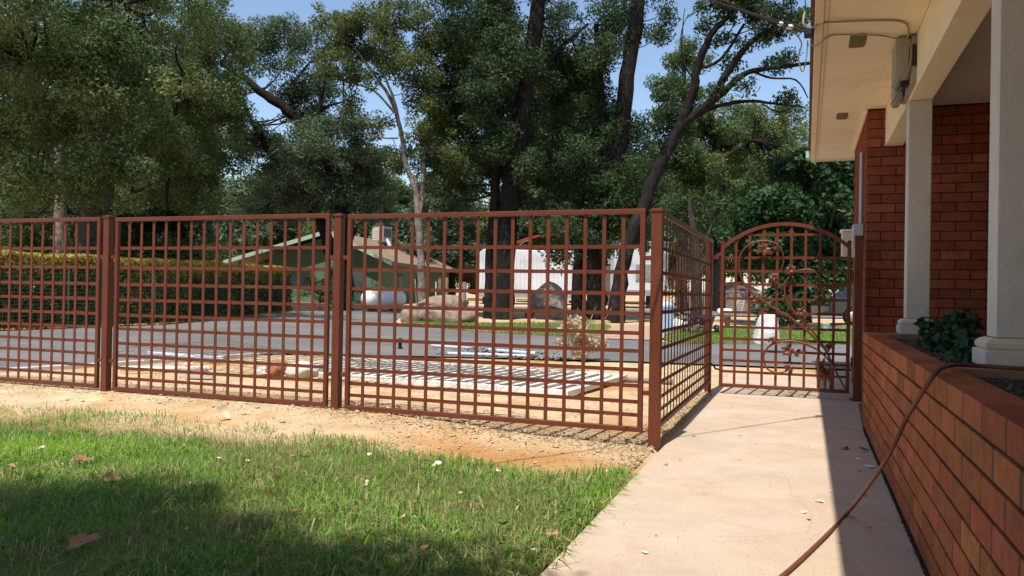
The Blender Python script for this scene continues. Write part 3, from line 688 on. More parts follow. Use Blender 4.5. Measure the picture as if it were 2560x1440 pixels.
MB().tube([wpt(t) for t in np.linspace(0, 12, 30)], 0.0085, 5).build('strand', M_wired, sd)
MB().tube([wpt(t, 0.02+0.012*math.sin(t*9)) for t in np.linspace(0, 12, 60)], 0.006, 5).build('strand', M_wired, sd)
q = wpt(0.28); MB().ball((q[0], q[1], q[2]), (0.026, 0.026, 0.017)).build('insulator', M_white, sd)
q = wpt(0.18); MB().ball((q[0], q[1], q[2]), (0.03, 0.03, 0.02)).build('insulator', M_white, sd)
MB().tube(wp([wpt(0.2), (-0.07, 7.1, 3.34), (-0.09, 7.12, 3.22), (-0.06, 7.15, 3.10), (-0.03, 7.15, 3.2), (-0.02, 7.15, 3.36)]), 0.006, 5).build('drip_loop', M_wire, sd)
MB().box(-0.05, 0.03, 7.10, 7.20, 3.39, 3.47).build('bracket', M_dark, sd, bevel=0.01)
# conduit + small box on the far wall, beige box beyond
cd = hempty('electric_conduit', 0, 0, 0, 'grey conduit and meter box on the brick wall side above the gate post', 'conduit')
MB().tube([(HP-0.03, 11.05, 1.9), (HP-0.03, 11.05, 3.05)], 0.022, 8).build('pipe', M_conduit, cd)
MB().box(HP-0.13, HP-0.004, 10.86, 11.1, 1.83, 2.13).build('meter_box', M_conduit, cd, bevel=0.01)
bx = hempty('beige_wall_box', 0, 0, 0, 'beige metal cabinet sticking out from the far end of the brick wall', 'utility box')
MB().box(0.47, HP-0.008, 12.4, 12.75, 1.80, 2.16).build('cabinet', M_tanbox, bx, bevel=0.008)
MB().box(0.45, HP-0.009, 12.36, 12.8, 2.161, 2.185).build('lid', M_white, bx, bevel=0.004)

# ------------------------------------------------------------------ foliage generator
def leaves_mesh(name, C, R, dens, leaf, m, seed, flat=0.75, clump=(0.35, 0.8), tint=(0.15, 0.75), aspect=1.75, up=0.45, shell=0.55, hole=0.0, quad=False):
    """leaf-sized faces in clumps spread through ellipsoids (C, R rows); returns mesh and clump centres"""
    rg = np.random.default_rng(seed)
    P_all, tint_all, cen_all = [], [], []
    for c, rad in zip(C, R):
        area = math.pi*rad[0]*rad[2]
        nl = int(area*dens); cr = rg.uniform(clump[0], clump[1])
        ncl = max(6, int(area*4.2/(clump[0]+clump[1]))+3)
        d = rg.normal(size=(ncl, 3)); d /= np.linalg.norm(d, axis=1)[:, None]
        rr = rg.random(ncl)**(shell)
        cc = c+d*rr[:, None]*rad*0.9
        if hole > 0:
            k = rg.random(ncl) > hole; cc = cc[k] if k.sum() > 3 else cc
        ncl = len(cc)
        sz = rg.uniform(clump[0], clump[1], ncl)
        wts = sz**2; idx = rg.choice(ncl, nl, p=wts/wts.sum())
        e = rg.normal(size=(nl, 3)); e /= np.linalg.norm(e, axis=1)[:, None]
        e *= (rg.random(nl)**0.42)[:, None]; e[:, 2] *= flat
        P = cc[idx]+e*sz[idx][:, None]
        ct = rg.random(ncl)
        t = tint[0]+(tint[1]-tint[0])*(0.6*ct[idx]+0.6*rg.random(nl)-0.1)
        t = np.where(rg.random(nl) < 0.006, 1.0, t)
        P_all.append(np.concatenate([P, e], 1)); tint_all.append(t); cen_all.append(cc)
    D = np.concatenate(P_all); t = np.concatenate(tint_all); n = len(D)
    P = D[:, :3]; out = D[:, 3:]
    nrm = rg.normal(size=(n, 3))*0.75+out*0.8+np.array([0, 0, up]); nrm /= np.linalg.norm(nrm, axis=1)[:, None]
    a = rg.normal(size=(n, 3)); ax = np.cross(nrm, a); ax /= np.linalg.norm(ax, axis=1)[:, None]+1e-9
    bx_ = np.cross(nrm, ax)
    L = (leaf*rg.uniform(0.6, 1.35, n))[:, None]; W = L/aspect
    if not quad:
        V = np.stack([P-ax*L*0.42+bx_*W*0.42, P-ax*L*0.30-bx_*W*0.45, P+ax*L*0.58], 1).reshape(-1, 3)
        return np_mesh(name, V, np.arange(n*3).reshape(-1, 3), m, tint=np.repeat(t, 3)), np.concatenate(cen_all)
    V = np.stack([P-ax*L*0.5, P+bx_*W*0.5+ax*L*0.08, P+ax*L*0.5-nrm*L*0.12, P-bx_*W*0.5+ax*L*0.08], 1).reshape(-1, 3)
    Q = np.arange(n*4).reshape(-1, 4)
    return np_mesh(name, V, Q, m, tint=np.repeat(t, 4)), np.concatenate(cen_all)

def tree(name, label, group, stems, crowns, lm, bm, dens=650, leaf=0.14, seed=1, cat='tree', twigs=True, crown_name='crown', base=None, dmul=1.45, **kw):
    """stems: list of [(u,v,depth,radius)...]; first is the trunk. crowns: (u,v,depth, ru_px, r_depth_m, rv_px)"""
    W = []
    for st in stems: W.append([(at(u, v, y), r_) for u, v, y, r_ in st])
    p0 = W[0][0][0] if base is None else np.array(base, float)
    t = empty(name, p0, 0, label, cat, group)
    rg = np.random.default_rng(seed+100)
    for i, st in enumerate(W):
        P = smooth_path([p for p, _ in st], 4)-p0
        rad = np.interp(np.linspace(0, len(st)-1, len(P)), range(len(st)), [r_ for _, r_ in st])
        wob = rg.normal(size=P.shape)*rad[:, None]*0.10; wob[0] = 0
        MB().tube(P+wob, list(rad), 10 if rad.max() > 0.12 else 7, jit=0.10, rs=rg).build('trunk' if i == 0 else 'limb', bm, t)
    if crowns:
        C = np.array([at(u, v, y)-p0 for u, v, y, *_ in crowns]); R = np.array([(ru*y/F_PX, rd, rv*y/F_PX) for u, v, y, ru, rd, rv in crowns])
        me, cen = leaves_mesh('crown', C, R, dens*dmul, leaf*0.98, lm, seed, **kw)
        link(crown_name, me, t)
        if twigs and len(W):
            sk = np.concatenate([smooth_path([p for p, _ in st], 6)-p0 for st in W])
            tw = MB(); k = 0
            for c in cen[rg.permutation(len(cen))[:110]]:
                d = np.linalg.norm(sk-c, axis=1); cand = np.argsort(d)[:3]; a0 = sk[rg.choice(cand)]
                L = np.linalg.norm(c-a0)
                if L > 5.5 or L < 0.3: continue
                mid = (a0+c)/2+rg.normal(size=3)*0.10*L+np.array([0, 0, -0.06*L])
                tw.tube(smooth_path([a0, mid, c], 3), list(np.linspace(0.012+0.012*L, 0.008, 7)), 4, cap=False)
            if tw.v: tag(tw.build('twigs', M_barkd, t), kind='stuff')
    return t

# ---- T1 left oak behind the hedge
tree('oak_tree', 'big spreading oak standing behind the yellow-topped hedge', 'oak trees around the yard',
     [[(222, 720, 26, .40), (226, 600, 26, .36), (240, 525, 26, .34), (268, 450, 25.8, .27), (285, 380, 25.5, .24), (268, 330, 25.3, .21), (292, 230, 25, .16), (300, 120, 24.8, .12), (288, 0, 24.5, .09)],
      [(236, 535, 26, .2), (190, 475, 25.5, .16), (120, 440, 25, .12), (30, 425, 24.5, .08), (-60, 400, 24, .05)],
      [(270, 345, 25.3, .15), (215, 255, 24.8, .12), (170, 200, 24.4, .09), (60, 150, 24, .06)],
      [(290, 225, 25, .12), (380, 195, 25.5, .09), (460, 185, 26, .06)],
      [(284, 385, 25.5, .14), (340, 430, 26, .10), (420, 448, 26.5, .06)]],
     [(60, 150, 24, 230, 2.6, 120), (330, 70, 28, 230, 3.5, 120), (450, 230, 33, 170, 3, 120), (230, 290, 26.5, 200, 2.5, 100), (20, 330, 26, 130, 3, 100), (430, 400, 33, 140, 3, 95), (575, 110, 34, 85, 2.5, 110), (60, 460, 27.5, 200, 2.5, 55), (560, 330, 35, 80, 2.5, 120), (400, 490, 33, 140, 2.5, 45), (300, -150, 26, 420, 4, 140), (-170, 200, 25, 150, 3, 320), (-40, -40, 22, 260, 2.5, 130), (220, 180, 23.8, 130, 1.2, 80), (235, 420, 24.5, 110, 1.0, 55), (110, 300, 25, 120, 1.5, 80), (340, 330, 30, 110, 1.3, 90), (480, 60, 33, 110, 2, 90), (290, 330, 24.3, 70, .7, 60), (250, 250, 24, 80, .7, 70), (310, 430, 24.5, 90, .7, 45), (290, 100, 23.8, 75, .7, 90), (110, 430, 24, 120, .7, 36), (200, 470, 24.6, 70, .6, 30), (360, 195, 24.6, 90, .8, 40)],
     L_oak, M_bark, dens=560, leaf=0.135, seed=11, tint=(0.25, 0.98), hole=0.10)
tree('oak_tree', 'pale-trunked oak half hidden in the crown of the big left oak', 'oak trees around the yard',
     [[(160, 720, 30, .24), (152, 560, 30, .22), (150, 330, 30, .19), (156, 262, 30, .18), (148, 205, 30, .15), (150, 60, 30, .1)]],
     [(160, 140, 31, 170, 2.5, 150), (60, 520, 32, 150, 2.5, 60)], L_oak, M_barkl, dens=420, leaf=0.14, seed=12)
# ---- T3 centre-left leaning oak
tree('oak_tree', 'leaning blue-green oak left of the slender pale tree, limbs slanting up to the left', 'oak trees around the yard',
     [[(866, 780, 38, .34), (862, 650, 38, .32), (857, 530, 38, .29), (843, 450, 38, .27), (815, 400, 37.6, .22), (790, 350, 37.2, .16), (800, 260, 37, .10)],
      [(815, 400, 37.6, .2), (760, 322, 37.4, .25), (718, 276, 37.2, .24), (662, 237, 37, .2), (605, 190, 36.8, .14), (550, 158, 36.6, .08)],
      [(830, 640, 39, .3), (796, 545, 39, .28), (742, 472, 38.8, .25), (692, 405, 38.5, .22), (652, 340, 38.2, .17), (622, 290, 38, .12), (600, 230, 37.8, .07)],
      [(862, 640, 38, .16), (905, 520, 38, .12), (930, 420, 38, .08)]],
     [(720, 110, 38, 105, 2.5, 60), (760, 210, 38, 95, 2.5, 60), (650, 110, 39, 90, 2.5, 70), (800, 385, 37, 140, 2.5, 90), (880, 320, 38, 85, 2.5, 60), (760, 470, 38, 150, 3, 70), (930, 430, 38, 90, 2.5, 90), (650, 390, 39, 70, 2, 60), (560, 230, 38, 70, 2, 80), (690, 520, 39, 140, 2.5, 45), (920, 520, 38, 110, 2.5, 50), (700, 430, 44.5, 110, 2.2, 50), (790, 400, 45, 110, 2.2, 60), (640, 335, 38.5, 55, 1.6, 40), (765, 285, 41, 60, 1.5, 45), (830, 215, 41, 55, 1.5, 40), (850, 130, 39, 60, 1.6, 50), (880, 420, 45, 90, 2.2, 60)],
     L_blue, M_barkd, dens=560, leaf=0.15, seed=13, hole=0.12)
# ---- T4 slender pale forked tree
tree('slender_tree', 'slender pale-barked forked tree with airy yellow-green crown', 'oak trees around the yard',
     [[(1057, 800, 33, .19), (1054, 700, 33, .165), (1050, 620, 33, .155), (1045, 540, 33, .15), (1040, 480, 33, .115), (1015, 410, 33, .10), (1000, 320, 33, .09), (975, 245, 33, .075), (930, 180, 33, .05), (880, 110, 33, .03)],
      [(1046, 545, 33, .12), (1058, 470, 33.1, .11), (1062, 390, 33.2, .10), (1072, 300, 33.3, .08), (1082, 180, 33.4, .06), (1070, 60, 33.4, .04)],
      [(1000, 320, 33, .07), (985, 250, 32.8, .06), (960, 170, 32.6, .045), (985, 60, 32.5, .03)], [(985, 280, 33, .05), (930, 225, 33, .04), (850, 200, 33, .025)],
      [(995, 345, 33, .04), (960, 345, 33, .03), (900, 330, 33, .02)], [(1065, 400, 33.2, .05), (1110, 340, 33.4, .04), (1170, 290, 33.6, .025)]],
     [(880, 70, 33, 100, 2.2, 75), (990, 45, 33, 100, 2.2, 70), (850, 160, 33, 70, 1.8, 40), (900, 190, 33, 70, 2, 40), (1040, 200, 33, 95, 2, 70), (1095, 300, 33, 75, 2, 70), (950, 300, 33, 35, 1, 22), (1130, 420, 33, 70, 2, 70), (1050, 350, 33, 45, 1.2, 30), (820, 40, 33, 50, 2, 40), (1000, 150, 33, 60, 1.5, 40), (1170, 180, 34, 60, 2, 90), (940, 120, 33, 80, 2, 60), (880, 270, 33.5, 45, 1.2, 28), (1000, 400, 34, 50, 1.5, 45), (1080, 120, 33.5, 60, 1.8, 60)],
     L_oaky, M_barkl, dens=560, leaf=0.13, seed=14, hole=0.12, clump=(0.28, 0.6))
# ---- T5 dark twin oak in the island
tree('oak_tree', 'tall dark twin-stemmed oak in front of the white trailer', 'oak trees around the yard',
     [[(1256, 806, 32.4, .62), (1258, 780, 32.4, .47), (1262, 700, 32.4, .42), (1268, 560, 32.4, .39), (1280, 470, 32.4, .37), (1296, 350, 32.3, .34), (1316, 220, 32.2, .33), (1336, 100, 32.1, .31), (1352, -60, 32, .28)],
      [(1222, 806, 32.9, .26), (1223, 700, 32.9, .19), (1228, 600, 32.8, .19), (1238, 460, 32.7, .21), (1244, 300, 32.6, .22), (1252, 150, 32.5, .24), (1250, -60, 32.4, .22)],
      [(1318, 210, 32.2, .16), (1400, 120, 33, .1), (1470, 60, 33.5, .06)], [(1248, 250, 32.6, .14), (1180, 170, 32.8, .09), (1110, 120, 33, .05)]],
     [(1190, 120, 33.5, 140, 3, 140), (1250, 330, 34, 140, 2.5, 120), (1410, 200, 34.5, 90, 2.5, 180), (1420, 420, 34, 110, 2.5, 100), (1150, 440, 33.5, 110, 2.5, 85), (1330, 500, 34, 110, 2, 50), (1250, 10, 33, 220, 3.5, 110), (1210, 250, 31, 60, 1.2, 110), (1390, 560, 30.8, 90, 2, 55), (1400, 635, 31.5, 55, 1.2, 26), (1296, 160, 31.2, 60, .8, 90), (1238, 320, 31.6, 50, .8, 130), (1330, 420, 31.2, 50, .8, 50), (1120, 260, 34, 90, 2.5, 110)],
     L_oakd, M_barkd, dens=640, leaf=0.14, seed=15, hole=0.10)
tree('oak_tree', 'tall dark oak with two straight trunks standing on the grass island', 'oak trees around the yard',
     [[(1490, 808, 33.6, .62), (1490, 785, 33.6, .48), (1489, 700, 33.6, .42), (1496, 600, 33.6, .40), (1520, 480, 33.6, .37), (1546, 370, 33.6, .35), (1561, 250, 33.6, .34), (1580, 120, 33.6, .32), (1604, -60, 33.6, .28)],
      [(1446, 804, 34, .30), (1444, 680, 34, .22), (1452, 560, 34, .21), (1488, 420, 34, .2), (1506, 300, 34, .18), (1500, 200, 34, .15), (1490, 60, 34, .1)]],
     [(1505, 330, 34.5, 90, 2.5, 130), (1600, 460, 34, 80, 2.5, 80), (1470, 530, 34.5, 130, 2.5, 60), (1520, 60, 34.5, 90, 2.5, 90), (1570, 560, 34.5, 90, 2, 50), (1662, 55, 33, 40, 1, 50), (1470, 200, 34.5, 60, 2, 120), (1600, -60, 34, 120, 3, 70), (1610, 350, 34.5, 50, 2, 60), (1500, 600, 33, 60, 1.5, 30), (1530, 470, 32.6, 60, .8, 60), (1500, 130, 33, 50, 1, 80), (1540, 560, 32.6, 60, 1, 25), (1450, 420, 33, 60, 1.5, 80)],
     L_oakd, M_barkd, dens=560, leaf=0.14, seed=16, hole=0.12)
# ---- T7 leaning oak with long limbs over the eave
tree('oak_tree', 'dark leaning oak with long bare limbs reaching right towards the eave', 'oak trees around the yard',
     [[(1536, 808, 31, 0.396), (1546, 730, 31, 0.301), (1568, 630, 31, 0.284), (1605, 520, 31, 0.267), (1640, 440, 31, 0.249), (1672, 368, 31, 0.232), (1706, 308, 31, 0.206)],
      [(1706, 308, 31, .2), (1730, 240, 30.8, .18), (1742, 170, 30.6, .16), (1775, 92, 30.3, .13), (1812, 50, 30, .10), (1850, 10, 29.8, .08), (1890, -50, 29.5, .05)],
      [(1708, 310, 31, .2), (1780, 250, 30.5, .16), (1812, 190, 30, .14), (1870, 112, 29.5, .11), (1930, 72, 29, .09), (1990, 40, 28.5, .07), (2070, 5, 28, .05)],
      [(1745, 285, 30.8, .17), (1800, 236, 30.2, .13), (1850, 192, 29.6, .11), (1900, 174, 29, .09), (2010, 160, 28, .06), (2090, 150, 27.5, .04)],
      [(1722, 292, 31, .10), (1800, 264, 30.8, .08), (1870, 252, 30.6, .065), (1930, 258, 30.4, .05), (2010, 268, 30, .03)],
      [(1742, 170, 30.6, .07), (1800, 150, 30.4, .06), (1860, 60, 30, .05)],
      [(1880, 178, 29.3, .05), (1930, 195, 29, .04), (1990, 200, 28.6, .03), (2020, 245, 28.4, .02)],
      [(1735, 200, 30.7, .05), (1712, 160, 30.9, .035), (1702, 90, 31, .02), (1718, 40, 31, .012)],
      [(1905, 260, 30.5, .03), (1950, 280, 30.4, .025), (1990, 262, 30.3, .02)]],
     [(1890, 30, 30, 95, 1.6, 32), (1985, 70, 28.6, 50, 1.2, 40), (1780, 15, 30.5, 60, 1.2, 34), (1835, 150, 30, 38, .8, 20), (1960, 150, 28.6, 60, 1, 24), (1815, 90, 30.3, 40, 1, 22), (1985, 240, 30, 40, .7, 18), (1790, 225, 30.6, 36, .8, 18), (1640, 300, 31.5, 50, 1.5, 40), (1660, 240, 31.6, 40, 1.2, 30), (1935, -30, 29, 120, 2, 40), (1880, 110, 29.5, 30, .6, 14), (1600, 600, 32, 50, 1, 40), (1830, -10, 30, 80, 1.5, 40), (1920, 90, 29.4, 55, 1, 28), (1700, 330, 31.8, 60, 1.3, 45), (1860, 215, 29.8, 45, .7, 14), (1760, 60, 30.4, 35, .9, 25), (1970, 20, 28.6, 60, 1.2, 40)],
     L_oakd, M_barkd, dens=480, leaf=0.15, seed=17, clump=(0.22, 0.5), hole=0.10)
# ---- middle-distance trees right
tree('oak_tree', 'pointed green oak showing between the dark trunk and the leaning oak', 'oak trees beyond the drive',
     [[(1706, 790, 46, .35), (1708, 500, 46, .28), (1712, 250, 46, .16), (1706, 90, 46, .04), (1712, 20, 46, .02)]],
     [(1715, 150, 46, 70, 2, 50), (1690, 220, 46, 80, 2.5, 60), (1730, 300, 46, 80, 2.5, 90), (1680, 400, 46, 100, 2.5, 90)], L_oak, M_bark, dens=420, leaf=0.18, seed=18, hole=0.1)
tree('oak_tree', 'broad mid-green oak with crooked limb, behind the arched gate', 'oak trees beyond the drive',
     [[(1795, 790, 46, .42), (1800, 480, 46, .34), (1796, 380, 46, .28), (1770, 310, 46, .18), (1790, 240, 46, .1)], [(1800, 385, 46, .2), (1850, 352, 45.5, .14), (1910, 355, 45, .09)]],
     [(1800, 340, 47, 120, 3, 70), (1930, 320, 48, 110, 3, 60), (1760, 450, 46.5, 140, 3, 90), (1940, 420, 47, 120, 3, 80), (1860, 280, 47, 70, 2, 30), (1800, 560, 47, 200, 3, 60)],
     L_oak, M_barkd, dens=420, leaf=0.18, seed=19, tint=(0.3, 0.95), hole=0.12)
tree('broadleaf_tree', 'lush dark green large-leaved tree just beyond the gate', None,
     [[(2020, 808, 30, .16), (2015, 700, 30, .14), (2000, 600, 30, .11), (1985, 500, 30, .07)], [(2018, 740, 30, .1), (2060, 620, 29.5, .08), (2090, 500, 29, .05)], [(2016, 760, 30, .09), (1950, 650, 30, .07), (1900, 560, 30, .04)]],
     [(1950, 520, 30, 110, 2, 70), (2080, 470, 29, 90, 2, 70), (2060, 590, 29.5, 100, 2, 80), (1900, 610, 30, 80, 2, 60), (1990, 690, 29.5, 95, 1.8, 70), (1990, 420, 30, 80, 1.8, 40), (1850, 560, 31, 50, 1.5, 50), (2110, 690, 29, 60, 1.5, 40), (1960, 760, 29, 60, 1.2, 40), (2120, 420, 28, 60, 1.5, 60)],
     L_broad, M_bark, dens=560, leaf=0.20, seed=20, tint=(0.2, 0.85), aspect=1.25, clump=(0.35, 0.7), hole=0.06)
tree('oak_tree', 'grey-trunked oak seen through the narrow side fence panel', 'oak trees beyond the drive',
     [[(1742, 818, 26.5, .20), (1741, 700, 26.5, .17), (1738, 620, 26.5, .15), (1732, 560, 26.5, .11), (1722, 500, 26.5, .05)], [(1742, 660, 26.5, .07), (1765, 600, 26.5, .05), (1780, 560, 26.5, .03)]],
     [(1740, 520, 27.5, 90, 1.5, 50), (1690, 560, 28, 60, 1.3, 40)], L_oakd, M_bark, dens=480, leaf=0.13, seed=21)
tree('dry_tree', 'rust-brown half dead tree behind the end of the tan roof', None,
     [[(1130, 770, 72, .22), (1128, 700, 72, .16), (1124, 640, 72, .08)]],
     [(1125, 640, 72, 45, 2, 45), (1150, 700, 72, 40, 2, 40)], L_rust, M_bark, dens=150, leaf=0.22, seed=22, hole=0.2)
tree('orange_bush', 'orange-tan dry bush glimpsed through the side fence panel', None,
     [[(1706, 800, 40, .12), (1704, 740, 40, .09), (1702, 690, 40, .05)]], [(1702, 690, 40, 32, 1.0, 28), (1690, 725, 40, 26, 0.8, 22)], L_orange, M_bark, dens=420, leaf=0.12, seed=23, cat='bush', crown_name='foliage')
mids = [(40, 40, 60, 190, 'tall oak behind the hedge at the far left edge of the yard'), (262, 42, 20, 165, 'tall oak directly behind the forked left oak'), (470, 44, 80, 130, 'tall oak between the forked left oak and the leaning blue-green one'), (150, 37, 330, 170, 'lower bushy oak behind the left end of the hedge'), (395, 45, 330, 130, 'lower bushy oak behind the middle of the hedge'), (1130, 66, 170, 110, 'oak behind the airy crown of the slender tree'), (1335, 64, 60, 130, 'oak filling the gap behind the twin-stemmed oak'), (1440, 66, 130, 100, 'oak between the two tall dark oaks'), (1555, 63, 300, 80, 'low oak behind the two straight trunks'), (1000, 72, 430, 110, 'oak rising behind the roof cooler'), (890, 75, 420, 90, 'oak rising behind the left slope of the tan roof'), (690, 68, 400, 100, 'oak behind the low end of the green gable'), (1640, 62, 350, 80, 'oak behind the lower stem of the leaning oak')]
rm_ = random.Random(8)
for k, (u, y, vt, ru, lb) in enumerate(mids):
    h = 715-vt
    tree('oak_tree', lb, 'oak trees beyond the drive', [[(u, 745, y, .3), (u+rm_.uniform(-12, 12), 735-h*.5, y, .22), (u+rm_.uniform(-25, 25), vt+30, y, .08)], [(u, 735-h*.4, y, .15), (u+ru*.5, 735-h*.65, y, .07)]],
         [(u, vt+h*.20, y, ru*.75, 2.6, h*.20), (u-ru*.35, vt+h*.42, y+1, ru*.7, 2.6, h*.2), (u+ru*.4, vt+h*.40, y-1, ru*.7, 2.6, h*.22), (u+rm_.uniform(-20, 20), vt+h*.62, y, ru*.9, 2.6, h*.18), (u+rm_.uniform(-20, 20), vt+h*.83, y, ru*.8, 2.4, h*.13)],
         [L_oak, L_oakd, L_blue][k % 3], M_barkd, dmul=1.45, dens=190*min(1, 46/y), leaf=0.25*max(1, y/50), seed=300+k, tint=(0.15, 0.8), clump=(0.5, 1.0), hole=0.05)
# ---- distant woods: one group, individually built
far = [(-140, 90, 300, 150), (20, 95, 330, 160), (150, 80, 380, 140), (330, 110, 470, 90), (470, 85, 400, 130), (560, 70, 440, 110), (640, 62, 430, 110), (760, 75, 470, 120), (880, 85, 470, 120), (960, 90, 430, 110), (1080, 85, 420, 130), (1180, 80, 480, 110), (1290, 88, 460, 130), (1400, 75, 480, 120), (1520, 80, 500, 110), (1620, 70, 400, 120), (1700, 85, 360, 120), (1850, 75, 330, 130), (1960, 80, 300, 140), (2060, 78, 330, 130), (2140, 60, 350, 110), (250, 70, 540, 80), (1000, 62, 520, 80), (820, 60, 530, 70), (1640, 60, 520, 90), (-60, 60, 500, 90)]
rf_ = random.Random(5)
for k, (u, y, vt, ru) in enumerate(far):
    h = (715-vt)
    tree('woodland_tree', 'oak of the distant woods behind the house and trailers', 'woodland oaks in the distance',
         [[(u, 735, y, .4), (u+rf_.uniform(-15, 15), 735-h*.5, y, .3), (u+rf_.uniform(-30, 30), vt+30, y, .1)]],
         [(u, vt+h*.30, y, ru*.8, 3.0, h*.30), (u-ru*.35, vt+h*.52, y+1, ru*.7, 3, h*.25), (u+ru*.4, vt+h*.50, y-1, ru*.7, 3, h*.28), (u+rf_.uniform(-20, 20), vt+h*.78, y, ru*.95, 3, h*.22)],
         [L_blue, L_oak, L_blue, L_oaky][k % 4], M_barkd, dens=105*(60/y)**0.5, leaf=0.50, seed=200+k, tint=(0.2, 0.8), clump=(0.8, 1.6), twigs=False, hole=0.08, dmul=1.15)
# ---- shade tree behind the photographer: casts the big shadow over the near lawn
sh = empty('shade_tree', (-6.6, -3.4, 0), 0, 'large oak standing behind the lawn whose shade falls across it', 'tree')
MB().tube(smooth_path([(0, 0, -0.1), (0.1, 0.1, 2), (0.4, 0.3, 4), (1.0, 0.8, 6)], 4), list(np.linspace(.42, .18, 13)), 10, jit=.06, rs=rs).build('trunk', M_bark, sh)
MB().tube(smooth_path([(0.4, 0.3, 4), (2.2, 1.6, 5.2), (4.4, 2.6, 6.0)], 4), list(np.linspace(.2, .06, 9)), 8).build('limb', M_bark, sh)
MB().tube(smooth_path([(0.4, 0.3, 4), (0.8, 2.2, 5.2), (1.2, 3.6, 6.2)], 4), list(np.linspace(.2, .06, 9)), 8).build('limb', M_bark, sh)
def shade_c(x, y, z): return (x-0.197*z+6.6, y+0.55-0.407*z+3.4, z)
Cs = np.array([shade_c(-3.6, 3.2, 6.3), shade_c(-2.45, 2.95, 6.6), shade_c(-2.7, 1.4, 7), shade_c(-0.6, 1.9, 6.6), shade_c(-5.4, 2.4, 6.5), shade_c(-1.35, 2.75, 6.2), shade_c(-4.5, 0.2, 7), shade_c(0.3, 0.6, 6.8), (0.2, -0.5, 6.2), (3.5, -1.5, 6.6), (6.5, -0.3, 7.2), (-2.5, 2.5, 5.6), (-3.5, 0, 6), (2.0, -3.0, 6.0), (1.0, 1.6, 5.4), shade_c(-4.6, 2.7, 6.4), shade_c(-2.6, 2.4, 6.4), shade_c(-1.5, 2.3, 6.2)])  # plain tuples: unseen crown added to block skylight over the lawn
Rs = np.array([(1.5, 1.55, .8), (1.0, 1.45, .8), (2, 1.6, 1), (0.95, 1.05, .8), (1.4, 1.9, .9), (.9, .95, .7), (2, 1.7, 1), (1.3, 1.2, .9), (3, 2.6, 1.6), (3, 2.6, 1.6), (2.0, 1.8, 1.3), (2.2, 2.6, 1.4), (3, 3, 1.6), (3, 2.5, 1.6), (1.8, 1.6, .9), (1.5, 1.6, .8), (1.5, 1.5, .8), (1.1, 1.2, .7)])
me, _ = leaves_mesh('crown', Cs, Rs, 2200, 0.11, L_oak, 31, clump=(0.3, 0.6), shell=0.4)
link('crown', me, sh)

